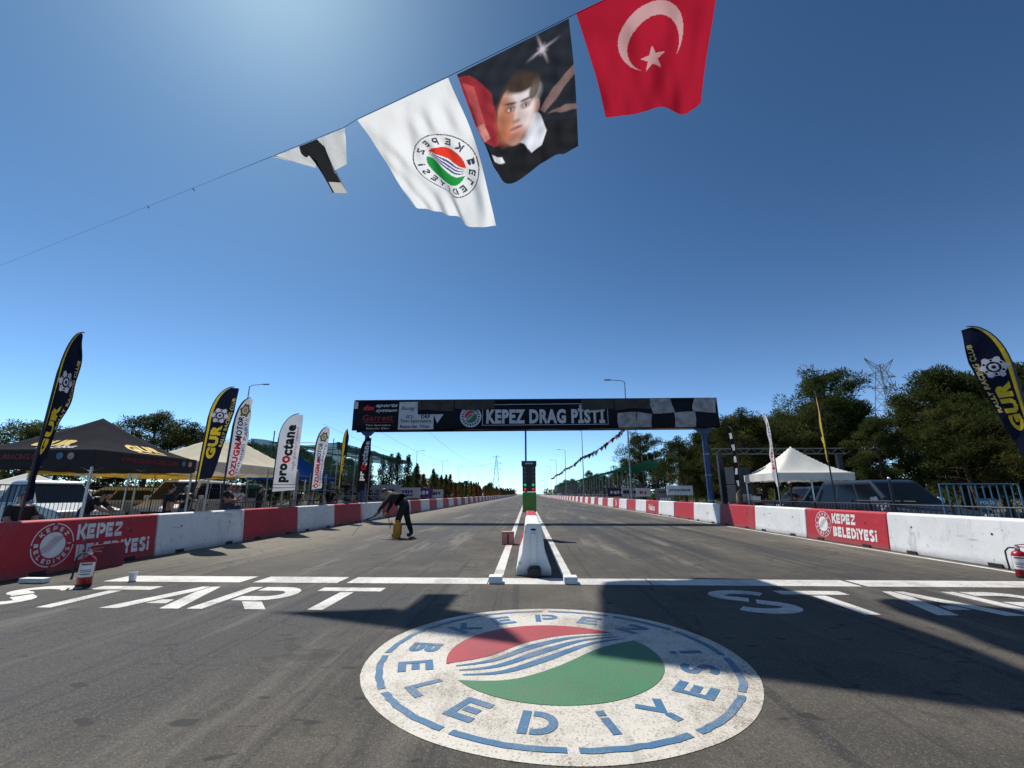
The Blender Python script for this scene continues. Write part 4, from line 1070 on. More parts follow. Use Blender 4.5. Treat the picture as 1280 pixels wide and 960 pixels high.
def person_meshes(pose, top, bottom, hair_m, sleeves='short', face=(0, -1, 0), bulk=1.0):
    J = {k: Vector(v) for k, v in {**BASE, **pose}.items()}
    names = [k for k in J if k != 'head']; ix = {k: i for i, k in enumerate(names)}
    me = bpy.data.meshes.new('skel'); me.from_pydata([J[k] for k in names], [(ix[a], ix[b]) for a, b in EDG], [])
    ob = bpy.data.objects.new('skel', me); COL.objects.link(ob)
    ob.modifiers.new('skin', 'SKIN'); ob.modifiers.new('sub', 'SUBSURF').levels = 1
    sv = me.skin_vertices[0].data
    for k in names:
        r = RAD.get(k, RAD.get(k[:3], .06)) * bulk; sv[ix[k]].radius = (r, r); sv[ix[k]].use_root = (k == 'pelvis')
    bpy.context.view_layer.update()
    ev = ob.evaluated_get(bpy.context.evaluated_depsgraph_get()); m2 = ev.to_mesh()
    mb = MB(); vs = [v.co.copy() for v in m2.vertices]
    seg = [(J[a], J[b], a[:3], b[:3]) for a, b in EDG]
    for p in m2.polygons:
        c = p.center; best = None
        for a, b, na, nb in seg:
            d = b - a; tt = min(1, max(0, (c - a).dot(d) / max(1e-6, d.length_squared))); dist = (c - (a + d * tt)).length
            if best is None or dist < best[0]: best = (dist, na, nb, tt)
        _, na, nb, tt = best
        if na == 'ank': mi = 3
        elif na in ('hip', 'kne') or nb == 'hip': mi = 2
        elif na == 'pel' and nb == 'che': mi = 2 if tt < .18 else 1
        elif na == 'elb': mi = 0 if sleeves == 'short' else 1
        elif na == 'sho': mi = 1 if (sleeves == 'long' or tt < .65) else 0
        elif nb == 'nec' and tt > .85: mi = 0
        else: mi = 1
        mb.f.append(tuple(p.vertices)); mb.m.append(mi)
    mb.v = [tuple(v) for v in vs]
    ev.to_mesh_clear(); bpy.data.objects.remove(ob); bpy.data.meshes.remove(me)
    # head with nose, brow and ears on the neck
    h = J['head']; f = Vector(face).normalized(); up = (h - J['neck']).normalized(); rt = f.cross(up).normalized(); f = up.cross(rt).normalized()
    def loc(a, b, c): return h + rt * a + f * b + up * c
    hb = MB(); hb.ball((0, 0, 0), (.074, .095, .112), 14, 10)
    out = []
    for x, y, z in hb.v:
        if z < -.02: x *= 1 - .28 * (-z - .02) / .09; y = y * (1 - .12 * (-z) / .11)
        out.append(loc(x, y, z))
    mb.add(out, hb.f, 0)
    nb = MB(); nb.add([(-.016, .088, -.028), (.016, .088, -.028), (0, .118, -.022), (0, .092, .022)], [(0, 1, 2), (1, 3, 2), (3, 0, 2), (0, 3, 1)]); mb.add([loc(*v) for v in nb.v], nb.f, 0)
    for sx in (-1, 1):
        eb = MB(); eb.ball((sx * .076, -.005, -.005), (.012, .02, .03), 6, 5); mb.add([loc(*v) for v in eb.v], eb.f, 0)
        eb = MB(); eb.ball((sx * .030, .084, .012), (.012, .008, .007), 6, 4); mb.add([loc(*v) for v in eb.v], eb.f, 3)
    eb = MB(); eb.ball((0, .086, -.055), (.024, .008, .007), 6, 4); mb.add([loc(*v) for v in eb.v], eb.f, 4)
    mb.tube([J['neck'] - up * .02, h - up * .05], [.055, .05], 8, 0)
    # hands: palm and five fingers
    for s in 'LR':
        w = J['wri' + s]; d = (w - J['elb' + s]).normalized(); k = Vector((0, 0, 1)) if abs(d.z) < .8 else Vector((0, 1, 0)); sd = d.cross(k).normalized()
        nrm = sd.cross(d).normalized(); flip = 1 if s == 'L' else -1
        mb.tube([w - d * .01, w + d * .05, w + d * .09], [.030, .038, .030], 8, 0)
        for i, ln in enumerate((.070, .082, .078, .060)):
            b0 = w + d * .085 + sd * (.026 - .0175 * i); mb.tube([b0, b0 + d * ln * .5 + nrm * .008, b0 + d * ln * .78 + nrm * .034, b0 + d * ln * .7 + nrm * .055], [.0095, .009, .008, .006], 5, 0)
        b0 = w + d * .03 + sd * .034; mb.tube([b0, b0 + sd * .025 + d * .03 + nrm * .02, b0 + sd * .02 + d * .05 + nrm * .045], [.011, .010, .007], 5, 0)
    body = mb.mesh('body', [M['skin'], M[top], M[bottom], M['shoe'], M['dark_red']], True)
    for p in body.polygons: p.use_smooth = True
    hb = MB(); hb.ball((0, -.012, .018), (.083, .098, .105), 14, 8)
    hv = []
    for x, y, z in hb.v:
        if y > .03 and z < .06: y = .03; z = max(z, .045)
        z = max(z, -.045); hv.append(loc(x, y, z))
    hm = MB(); hm.add(hv, hb.f); hair = hm.mesh('hair', M[hair_m], True)
    return body, hair
def place_person(meshes, label, loc, rz=0, group=None, s=1.0):
    low = min(v.co.z for v in meshes[0].vertices) * s           # soles exactly on what carries them
    t = empty('person', (loc[0], loc[1], loc[2] - low), rz, label, 'person', group); t.scale = (s, s, s)
    for nm, me in zip(('body', 'hair'), meshes):
        o = bpy.data.objects.new(nm, me); COL.objects.link(o); o.parent = t
    return t
# track worker bent forward, right arm down with a spray wand (local: faces -x in the picture)
wk = person_meshes(dict(pelvis=(.10, .0, .93), chest=(-.19, -.02, 1.13), neck=(-.36, -.03, 1.24), head=(-.50, -.03, 1.27),
    hipL=(.10, .09, .89), kneL=(.16, .16, .50), ankL=(.30, .24, .07), toeL=(.15, .20, .025), hipR=(.10, -.09, .89), kneR=(-.04, -.10, .50), ankR=(-.06, -.09, .07), toeR=(-.21, -.10, .025),
    shoR=(-.28, -.19, 1.15), elbR=(-.46, -.24, .90), wriR=(-.62, -.22, .70), shoL=(-.28, .15, 1.15), elbL=(-.40, .22, .88), wriL=(-.48, .12, .66)),
    'cloth_black', 'cloth_black', 'hair', 'long', face=(-.55, 0, -.8), bulk=1.2)
place_person(wk, 'worker in black bending down with a spray wand on the track', (-4.12, 14.75, .002), 0, s=1.1)
wd = empty('spray_wand', (-4.12, 14.75, 0), 0, 'thin spray wand held low by the bending worker', 'sprayer wand'); wd.scale = (1.1, 1.1, 1.1)
mb = MB(); mb.tube([(-.56, -.20, .70), (-.70, -.22, .60), (-.98, -.25, .50), (-1.02, -.26, .46)], .016, 8); mb.build('handle', M['black'], wd, True)
mb = MB(); mb.tube([(-1.0, -.255, .48), (-1.25, -.30, .12), (-1.29, -.31, .06)], .009, 6); mb.build('lance', M['alu'], wd, True)
mb = MB(); mb.tube([(-.58, -.20, .70), (-.45, -.24, .76), (-.30, -.26, .70), (-.25, -.28, .45), (-.20, -.30, .26), (-.16, -.30, .50)], .010, 6); mb.build('hose', M['black_rubber'], wd, True)
tk = empty('sprayer_tank', (-4.12, 14.42, .004), 0, 'orange sprayer tank standing at the feet of the worker', 'tank')
mb = MB(); mb.lathe([(.11, 0), (.125, .02), (.125, .40), (.10, .47), (.05, .50), (.05, .54)], 18); mb.build('tank', M['yellow_tank'], tk, True)
mb = MB(); mb.tube([(-.07, 0, .5), (-.07, 0, .60), (.07, 0, .60), (.07, 0, .5)], .012, 6); mb.build('handle', M['black'], tk, True)
mb = MB(); mb.tube([(.09, .0, .42), (.14, .0, .40), (.14, .0, .12), (.11, 0, .08)], .012, 6); mb.build('strap', M['black'], tk, True)
# people behind the barriers
std = {}
def P(key, *a, **k):
    if key not in std: std[key] = person_meshes(*a, **k)
    return std[key]
lean = dict(pelvis=(0, .1, .93), chest=(0, -.10, 1.13), neck=(0, -.24, 1.27), head=(0, -.34, 1.37), shoL=(.18, -.18, 1.22), shoR=(-.18, -.18, 1.22), elbL=(.26, -.35, 1.02), elbR=(-.26, -.35, 1.02), wriL=(.16, -.50, .96), wriR=(-.16, -.50, .96), hipL=(.09, .1, .89), hipR=(-.09, .1, .89))
sit = dict(pelvis=(0, .1, .48), chest=(0, .05, .76), neck=(0, .03, .97), head=(0, .0, 1.14), shoL=(.18, .04, .93), shoR=(-.18, .04, .93), elbL=(.23, -.05, .68), elbR=(-.23, -.05, .68), wriL=(.12, -.26, .58), wriR=(-.12, -.26, .58),
           hipL=(.09, .06, .46), hipR=(-.09, .06, .46), kneL=(.12, -.36, .47), kneR=(-.12, -.36, .47), ankL=(.12, -.36, .08), ankR=(-.12, -.36, .08), toeL=(.13, -.54, .035), toeR=(-.13, -.54, .035))
arms = dict(elbL=(.30, -.10, 1.20), wriL=(.16, -.30, 1.28), elbR=(-.28, -.06, 1.16), wriR=(-.12, -.28, 1.18))
place_person(P('sitb', sit, 'cloth_black', 'jeans', 'hair'), 'dark haired person in black sitting low behind the red lettered barrier', (-10.75, 9.35, .14), R(70))
place_person(P('leanb', lean, 'cloth_black', 'jeans', 'hair'), 'person in black shirt leaning forward under the black tent', (-11.3, 11.35, 0), R(110), s=.97)
place_person(P('stb', {}, 'cloth_black', 'cloth_black', 'hair'), 'person in black standing at the corner of the black tent', (-10.2, 12.6, 0), R(150), s=.93)
place_person(P('stg', arms, 'cloth_black', 'cloth_grey', 'hair'), 'person in black shirt and grey trousers beside the white van', (-10.9, 14.1, 0), R(40), s=.93)
place_person(P('stb2', arms, 'cloth_black', 'jeans', 'hair'), 'person in black tee standing under edge of cream tent', (-10.35, 15.3, 0), R(100), s=.98)
place_person(P('stw', arms, 'cloth_white', 'jeans', 'hair'), 'person in white shirt raising arms under the cream tent', (-10.9, 16.7, 0), R(60), s=.95)
place_person(P('stt', {}, 'cloth_tan', 'cloth_black', 'hair'), 'person in tan top standing in shade of cream tent', (-12.4, 18.6, 0), R(80), s=.95)
place_person(P('stb3', {}, 'cloth_black', 'cloth_black', 'hair', 'long'), 'person in long black sleeves behind the wide white feather flag', (-10.6, 17.6, 0), R(120), s=.96)
for i, (x, y, k, c) in enumerate(((-11.2, 21.6, 'stb', 'black'), (-12.0, 22.9, 'stw', 'white'), (-10.6, 24.3, 'stg', 'black'), (-11.8, 26.6, 'stb2', 'black'), (-10.5, 28.5, 'stt', 'tan'))):
    place_person(std[k], 'person in %s standing below the dark shade net' % c, (x, y, 0), R(60 + 37 * i), 'people below the dark net', .96)
for i, (x, y, k) in enumerate(((11.0, 21.8, 'stb'), (12.2, 21.2, 'stg'), (10.4, 22.6, 'stt'))):
    place_person(std[k], 'person standing in shade behind the white pyramid tent', (x, y, 0), R(-30 + 50 * i), 'people behind the white tent', .96)

# ================================================================ VEHICLES
def car(name, label, loc, rz, L, Wd, H, paint, kind, cat_='car'):
    t = empty(name, (*loc, -.015), rz, label, cat_); w = Wd / 2           # nose at y = 0, tail at y = L, x across
    hood = {'suv': .98, 'pickup': 1.02, 'van': 1.0}[kind]; ws = {'suv': 1.25, 'pickup': 1.25, 'van': .75}[kind]; belt = {'suv': 1.08, 'pickup': 1.08, 'van': 1.12}[kind]
    gr = {'suv': L - .12, 'pickup': L * .66, 'van': L - .05}[kind]
    prof = [(.08, .32), (0, .45), (.02, .72), (.12, .86), (ws, hood + .04), (ws + .1, belt), (L - .04, belt - (0 if kind != 'pickup' else .02)), (L, .8), (L, .45), (L - .1, .32)]
    mb = MB(); mb.prism(prof, lambda a, b, d: (d, a, b), -w, w); mb.build('body', paint, t, bevel=.06)
    rf, rr_ = ws + {'suv': .80, 'pickup': .78, 'van': .85}[kind], gr - {'suv': .45, 'pickup': .35, 'van': .18}[kind]
    wt = w * .78; wbm = w * .95
    mb = MB()
    low = [(-wbm, ws + .05), (wbm, ws + .05), (wbm, gr), (-wbm, gr)]; mid_ = [(-wt, rf), (wt, rf), (wt, rr_), (-wt, rr_)]
    mb.add([(x, y, belt - .05) for x, y in low] + [(x, y, H - .05) for x, y in mid_] + [(x * .9, y + (.12 if i < 2 else -.1), H) for i, (x, y) in enumerate(mid_)],
           [(0, 1, 5, 4), (1, 2, 6, 5), (2, 3, 7, 6), (3, 0, 4, 7), (4, 5, 9, 8), (5, 6, 10, 9), (6, 7, 11, 10), (7, 4, 8, 11), (8, 9, 10, 11)])
    cab = mb.build('cabin', paint, t, bevel=.035)
    def cabp(sx, y, z):
        k = (z - belt + .05) / (H - belt); return (sx * (wbm + (wt - wbm) * k + .008), y, z)
    def yend(z, front):
        k = (z - belt + .05) / (H - belt); return (ws + .05 + (rf - ws - .05) * k) if front else (gr + (rr_ - gr) * k)
    z0, z1 = belt + .03, H - .13
    nwin = {'suv': 3, 'pickup': 2, 'van': 3}[kind]
    for sx in (-1, 1):
        for i in range(nwin):
            ya0 = yend(z0, True) + .12; yb0 = yend(z0, False) - .10; ya1 = yend(z1, True) + .10; yb1 = yend(z1, False) - .08
            e = .035; f0 = i / nwin; f1 = (i + 1) / nwin
            q = [(ya0 + (yb0 - ya0) * f0 + e, z0), (ya0 + (yb0 - ya0) * f1 - e, z0), (ya1 + (yb1 - ya1) * f1 - e, z1), (ya1 + (yb1 - ya1) * f0 + e, z1)]
            mb = MB(); mb.add([cabp(sx, a, b) for a, b in q], [(0, 1, 2, 3)]); mb.build('side_window', M['glass'], cab)
    for front in (True, False):
        if kind == 'pickup' and not front: pass
        pts = []
        for sx, z in ((-1, z0), (1, z0), (1, z1 + .03), (-1, z1 + .03)):
            k = (z - belt + .05) / (H - belt); pts.append((sx * (wbm + (wt - wbm) * k - .08), yend(z, front) + (-.012 if front else .012), z))
        mb = MB(); mb.add(pts, [(0, 1, 2, 3)]); mb.build('windscreen' if front else 'rear_window', M['glass'], cab)
    if kind == 'pickup':
        mb = MB(); mb.box(-w + .1, w - .1, gr + .06, L - .1, belt - .004, belt + .006); mb.build('load_bed_cover', M['black'], t)
    for y in (.85, L - .92):
        for sx in (-1, 1):
            mb = MB(); mb.tube([(sx * (w - .02), y, .36), (sx * (w + .004), y, .36)], .42, 22); mb.build('wheel_arch', M['black'], t)
            mb = MB(); mb.tube([(sx * (w - .2), y, .345), (sx * (w + .018), y, .345)], [.33, .33], 22); wh = mb.build('wheel', M['tyre'], t, True)
            mb = MB(); mb.tube([(sx * (w + .012), y, .345), (sx * (w + .026), y, .345)], [.21, .18], 18); mb.build('rim', M['alu'], wh)
    for sx in (-1, 1):
        mb = MB(); mb.box(sx * w * .74 - .17, sx * w * .74 + .17, .0, .10, .70, .84); mb.build('headlight', M['lamp_glass'], t, bevel=.02)
        mb = MB(); mb.box(sx * w * .86 - .08, sx * w * .86 + .08, L - .04, L + .012, .75, 1.0); mb.build('tail_light', M['red_ext'], t, bevel=.01)
        mb = MB(); mb.box(sx * (w + .10) - .09, sx * (w + .10) + .09, ws + .38, ws + .50, belt + .02, belt + .20); mb.build('wing_mirror', M['alu'] if kind == 'suv' else paint, t, bevel=.03)
        for y in (ws + 1.15, ws + 2.05):
            if y < gr - .3:
                mb = MB(); mb.box(sx * (w + .012) - .012, sx * (w + .012) + .012, y, y + .18, .90, .93); mb.build('door_handle', M['dark_metal'], t)
    mb = MB(); mb.box(-w * .5, w * .5, -.012, .05, .55, .72); mb.build('grille', M['black'], t, bevel=.01)
    mb = MB(); mb.box(-.26, .26, -.022, -.002, .42, .53); mb.build('number_plate', M['sign_white'], t)
    return t
car('parked_car', 'dark blue police car parked behind the red lettered barrier on dirt', (11.55, 12.35), R(4), 4.7, 1.85, 1.80, M['car_dark'], 'suv')
car('parked_pickup', 'silver pickup truck parked behind the black tent', (-13.9, 14.2), R(76), 5.0, 1.85, 1.80, M['car_silver'], 'pickup', 'pickup')
car('parked_van', 'white van parked behind cream tent people', (-14.2, 16.9), R(12), 4.6, 1.8, 1.95, M['car_white'], 'van', 'van')
car('parked_van', 'white van beyond the cream tent with dark side windows', (-16.6, 23.2), R(8), 4.6, 1.8, 1.95, M['car_white'], 'van', 'van')
car('parked_car', 'pale car parked near the small white tent', (-20.5, 18.4), R(-60), 4.4, 1.8, 1.65, M['car_silver'], 'suv')
car('parked_pickup', 'dark pickup parked behind the white pyramid tent', (12.6, 24.2), R(-80), 4.9, 1.85, 1.75, M['car_dark'], 'pickup', 'pickup')

# ================================================================ FENCES, RAILINGS
def railing(name, label, loc, rz, L, z0, z1, nb, m, rb=.011, group=None, topr=.02):
    t = empty(name, loc, rz, label, 'railing', group)
    mb = MB(); mb.tube([(0, 0, 0), (0, 0, z1), (L, 0, z1), (L, 0, 0)], topr, 6); mb.build('frame', m, t, True)
    mb = MB(); mb.tube([(0, 0, z0), (L, 0, z0)], topr * .8, 6); mb.build('rail', m, t)
    for i in range(1, nb + 1):
        x = L * i / (nb + 1); mb = MB(); mb.tube([(x, 0, z0), (x, 0, z1)], rb, 5, cap=False); mb.build('bar', m, t)
    return t
p1 = railing('crowd_railing', 'blue steel crowd railing with small POLİS 07 plate', (10.65, 12.0, -.02), R(-2), 1.9, .25, 1.62, 10, M['fence_blue'], .016, None, .026)
mb = MB(); mb.box(.80, 1.25, -.035, -.022, .98, 1.26); pl = mb.build('plate', M['fence_blue'], p1)
mb = MB(); put_text(mb, 'POLİS', .34, .11, lambda a, b: (1.025 + a, -.037, 1.17 + b), .03); put_text(mb, '07', .14, .09, lambda a, b: (1.025 + a, -.037, 1.04 + b), .03); mb.build('lettering', M['sign_white'], pl)
p2 = railing('crowd_railing', 'dark railing with POLİS plate right in front of the police car', (9.98, 14.3, -.02), R(-90), 2.3, .2, 1.18, 12, M['dark_metal'], .010, None, .02)
mb = MB(); mb.box(.95, 1.50, -.030, -.018, .90, 1.16); pl = mb.build('plate', NAVY, p2)
mb = MB(); put_text(mb, 'POLİS', .42, .10, lambda a, b: (1.225 + a, -.033, 1.08 + b), .03); put_text(mb, '07', .16, .08, lambda a, b: (1.225 + a, -.033, .96 + b), .03); mb.build('lettering', M['banner_grey'], pl)
railing('crowd_railing', 'blue steel crowd railing linked beside the plated one', (12.75, 11.9, -.02), R(-4), 2.2, .25, 1.62, 10, M['fence_blue'], .016, None, .026)
for i in range(5):
    railing('picket_fence_panel', 'low dark picket fence panel right behind ' + ('the scuffed white barrier with extinguisher', 'the joint of scuffed white and lettered barriers', 'the red lettered barrier by the police car', 'the white barrier before the pyramid tent', 'the half shaded red barrier')[i], (9.62, 8.2 + 2.45 * i, -.02), R(90), 2.4, .15, 1.10, 16, M['dark_metal'], .012, 'dark picket panels')
for y in (8.0, 12.55, 17.2):
    f = empty('fence_post', (9.85, y, -.02), 0, 'tall dark fence post behind the barrier near the police car', 'post', 'dark fence posts')
    mb = MB(); mb.tube([(0, 0, 0), (0, 0, 1.75)], .035, 8); mb.build('post', M['dark_metal'], f, True)
    mb = MB(); mb.ball((0, 0, 1.78), .04, 8, 6); mb.build('finial', M['alu'], f, True)
for i in range(6):
    railing('steel_fence_panel', 'grey barred steel fence panel in front of the parked pickup', (-13.4 - .05 * i, 9.0 + 2.3 * i, -.02), R(90), 2.25, .15, 1.6, 18, M['dark_metal'], .008, 'steel panels behind the tents')
for i in range(3):
    railing('crowd_railing', 'dark crowd railing behind the white barrier under cream tent', (-9.75, 14.2 + 2.4 * i, -.02), R(90), 2.3, .2, 1.1, 14, M['dark_metal'], .010, 'dark railings on tent side')
# stage truss behind the white tent
tr = empty('stage_truss', (0, 25.5, 0), 0, 'grey lighting truss on legs behind the white pyramid tent', 'truss')
mb = MB()
for z in (3.55, 3.85):
    for y in (-.15, .15): mb.tube([(10.6, y, z), (17.8, y, z)], .025, 6)
mb.build('chord', M['steel'], tr)
for i in range(18):
    x = 10.65 + i * .4; mb = MB(); mb.tube([(x, -.15, 3.55 + .3 * (i % 2)), (x + .4, -.15, 3.85 - .3 * (i % 2))], .014, 5); mb.build('brace', M['steel'], tr)
for x in (10.9, 17.5):
    mb = MB(); mb.box(x - .12, x + .12, -.12, .12, 0, 3.54); mb.build('leg', M['dark_metal'], tr)
# generator and stall clutter at the column foot
sp = empty('loudspeaker_stack', (11.2, 24.2, -.02), R(8), 'black loudspeaker cabinets stacked behind the gantry column', 'loudspeaker')
for k in range(3):
    mb = MB(); mb.box(-.45, .45, -.4, .4, .02 + k * .92, .90 + k * .92); c_ = mb.build('cabinet', M['black'], sp, bevel=.02)
    mb = MB(); mb.tube([(0, -.41, .45 + k * .92), (0, -.402, .45 + k * .92)], .3, 20); mb.build('grille', M['dark_metal'], c_)
ht = empty('folding_table', (10.5, 21.6, -.02), R(4), 'folding table with rails beside the gantry column', 'table')
mb = MB(); mb.box(-.35, .35, -.7, .7, .98, 1.02); mb.build('table_top', M['wood'], ht)
for x in (-.3, .3):
    for y in (-.62, .62): mb = MB(); mb.tube([(x, y, 0), (x, y, .98)], .018, 6); mb.build('leg', M['steel'], ht)
for i, (x, c) in enumerate(((10.2, 'sign_white'), (10.35, 'cardboard'), (10.6, 'carton_side'))):
    mb = MB(); mb.box(-.16, .16, -.14, .14, 0, .24 + .05 * i); tag(mb.build('carton', M[c], None, False, (10.5, 21.2 + .38 * i, 1.005), .01), ('white', 'brown', 'pinkish')[i] + ' carton on the folding table by the gantry column', 'box')

# ================================================================ ADVERT BOARDS
def board(label, x, y, w, h, z, rows, bg, rz=0):
    t = empty('advert_board', (x, y, -.02), rz, label, 'board')
    mb = MB(); mb.box(-w / 2, w / 2, -.02, .02, z, z + h); mb.build('panel', bg, t)
    for txt, cz, tw, th, m in rows:
        if txt == 'prooctane':
            mb = MB(); put_text(mb, txt, tw, th, lambda a, b: (a, -.024, z + cz + b), .03); mb.build('lettering', m, t); continue
        k = max(3, len(txt)); x = -tw / 2                       # too far off to read: blocks of print
        for i in range(k):
            wl_ = tw / k * rng.uniform(.55, .95); mb = MB(); y0_, y1_ = z + cz - th / 2 * rng.uniform(.6, 1), z + cz + th / 2 * rng.uniform(.6, 1)
            mb.add([(x, -.024, y0_), (x + wl_, -.024, y0_), (x + wl_, -.024, y1_), (x, -.024, y1_)], [(0, 1, 2, 3)]); mb.build('print_block', m, t); x += tw / k
    for sx in (-1, 1):
        mb = MB(); mb.tube([(sx * (w / 2 - .05), .03, 0), (sx * (w / 2 - .05), .03, z + h)], .02, 6); mb.build('post', M['steel'], t)
PUR = mat('purple_print', (.10, .03, .22), .5)
board('white advert board lettered prooctane at the grandstand end', 10.35, 31.0, 1.75, .62, 1.30, [('prooctane', .31, 1.4, .26, M['black'])], M['sign_white'])
board('grey and white advert board leaning over red Velos barrier', 10.0, 33.2, 1.3, 1.0, .75, [('aaaaaa', .75, .9, .2, M['black']), ('aaaa', .25, .8, .24, M['sign_white'])], mat('board_grey', (.18, .2, .22), .5))
board('small white advert board with red mark below the stand', 10.7, 42.0, 1.3, .75, 1.15, [('aaa', .36, .7, .3, M['red'])], M['sign_white'])
board('blue and white advert board at the foot of the lamp post', 10.5, 46.5, 1.7, .9, 1.1, [('aaaa', .45, 1.4, .4, NAVY)], M['banner_grey'])
board('dark lettered advert board before the grandstand benches', 10.5, 52.0, 2.6, .9, 1.1, [('aaaaa', .45, 2.0, .45, M['sign_white'])], NAVY)
board('purple and white advert board before the cypress trees', -11.2, 41.5, 2.6, .95, 1.0, [('aaaaa', .6, 1.3, .35, PUR), ('aaaaaa', .25, 1.3, .25, PUR)], M['banner_grey'])
board('purple panelled advert board next to the white cypress-side board', -11.2, 47.0, 2.6, .95, 1.0, [('aaaaa', .5, 2.0, .4, M['sign_white'])], PUR)
board('white advert board among the cypress trees, farthest of its row', -11.2, 52.5, 2.8, .95, .95, [('aaaaaaa', .5, 2.3, .4, M['black'])], M['banner_grey'])
board('pale advert board between the worker and the cypress trees', -11.4, 36.0, 2.4, 1.1, 1.0, [('aaaa', .6, 1.6, .4, PUR)], M['banner_grey'])

# ================================================================ GRANDSTANDS
def grandstand(label, x0, x1, y0, y1, sg, zf_, zr, net, step=3.0, rows=5):
    """x0 track side, x1 far side; roof net from zf_ (front) to zr (rear)"""
    t = empty('grandstand', (0, 0, -.02), 0, label, 'grandstand'); n = int((y1 - y0) / step)
    for i in range(n + 1):
        y = y0 + i * step
        for x, z in ((x0, zf_), (x1, zr)):
            mb = MB(); mb.tube([(x, y, 0), (x, y, z + (rng.uniform(.5, 1.3) if x == x1 else .08))], .035, 5); mb.build('post', M['steel'], t)
        mb = MB(); mb.tube([(x0, y, zf_), (x1, y, zr)], .025, 5); mb.build('rafter', M['steel'], t)
        mb = MB(); mb.bar((x0, y, .3), (x1, y, 2.3), .05, .09); mb.build('stringer', M['steel'], t)
        if i % 2 == 0 and i < n:
            mb = MB(); mb.tube([(x1, y, .2), (x1, y + step, zr)], .02, 5); mb.build('brace', M['steel'], t)
    for k in range(rows):
        f = (k + .5) / rows; x = x0 + (x1 - x0) * f; z = .3 + 2.0 * f
        mb = MB(); mb.box(x - .17, x + .17, y0, y1, z + .32, z + .37); mb.build('bench', M['wood'], t)
        mb = MB(); mb.box(x - sg * .42 - .14, x - sg * .42 + .14, y0, y1, z - .06, z - .02); mb.build('footboard', M['dark_metal'], t)
    for z in (.9, 1.25):
        mb = MB(); mb.tube([(x0 - sg * .05, y0, z), (x0 - sg * .05, y1, z)], .022, 5); mb.build('guard_rail', M['steel'], t)
    def roof(u, v):
        y = y0 - 1.0 + (y1 - y0 + 2) * v; x = x0 - sg * .3 + (x1 - x0) * u * 1.02
        sag = -.16 * abs(math.sin(math.pi * (y - y0) / step)) - .15 * math.sin(math.pi * u)
        return (x, y, zf_ + (zr - zf_) * u + sag + .05 * math.sin(y * .9 + u * 3) + .05)
    mb = MB(); mb.grid(roof, 6, n * 4); mb.build('shade_net', net, t, True)
    mb = MB(); mb.grid(lambda u, v: (x0 - sg * .31, y0 - 1 + (y1 - y0 + 2) * v, zf_ - .02 - .38 * u * (1 + .25 * math.sin(v * n * 2.2))), 2, n * 4); mb.build('net_skirt', net, t, True)
    return t
gs = grandstand('long scaffold grandstand with green shade net along the track', 12.0, 16.2, 54.0, 192, 1, 4.5, 5.5, M['net_green'])
mb = MB(); mb.grid(lambda u, v: (16.3 - 4.6 * u, 53.0 - .6 * math.sin(math.pi * u) - v * .1, 5.6 - 1.05 * u - (.75 + .35 * math.sin(u * 3)) * v - .1 * math.sin(u * 9)), 14, 4); mb.build('end_net', M['net_green'], gs, True)
g2 = grandstand('scaffold spectator stand under a dark shade net near the gantry leg', -10.6, -14.4, 24.5, 37.5, -1, 4.15, 4.25, M['net_dark'], 2.6, 4)
mb = MB(); mb.grid(lambda u, v: (-14.45 + .1 * math.sin(v * 9), 22.5 + 15 * u, 4.2 - 2.6 * v + .1 * math.sin(u * 12)), 24, 6); mb.build('back_net', M['net_dark'], g2, True)
for k, (x, y) in enumerate([(-10.5 - .1 * (i % 3), 17.8 + 1.35 * i) for i in range(5)]):
    t = empty('scaffold_frame', (x, y, -.02), R(88), 'grey scaffold frame standing behind the white feather flags', 'scaffold', 'scaffold frames by the flags')
    for xx in (0, 1.2):
        mb = MB(); mb.tube([(xx, 0, 0), (xx, 0, 2.35)], .024, 6); mb.build('upright', M['steel'], t)
    for z in (.9, 1.55, 2.2):
        mb = MB(); mb.tube([(0, 0, z), (1.2, 0, z)], .018, 6); mb.build('rung', M['steel'], t)
sitters = [person_meshes(sit, a, b_, 'hair') for a, b_ in (('cloth_black', 'jeans'), ('cloth_grey', 'cloth_black'), ('cloth_white', 'jeans'), ('cloth_blue', 'cloth_black'), ('cloth_red', 'jeans'))]
SN = ('black', 'grey', 'white', 'blue', 'red')
r2 = random.Random(4)
for i in range(95):
    k = r2.randrange(5); f = (k + .5) / 5; c = r2.choices(range(5), (5, 3, 2, 2, 1))[0]
    y = 55 + 90 * r2.random() ** 1.5
    place_person(sitters[c], 'spectator in %s sitting on the long grandstand' % SN[c], (12.0 + 4.2 * f - .05, y, .3 + 2.0 * f - .13), R(-90 + r2.uniform(-25, 25)), 'spectators on the long grandstand in %s' % SN[c])
for i in range(16):
    k = r2.randrange(4); f = (k + .5) / 4; c = r2.choices(range(5), (5, 3, 2, 2, 1))[0]
    place_person(sitters[c], 'spectator in %s sitting below the dark shade net' % SN[c], (-10.6 - 3.8 * f + .05, 25 + 12 * r2.random(), .3 + 2.0 * f - .13), R(90 + r2.uniform(-25, 25)), 'spectators below the dark net in %s' % SN[c])

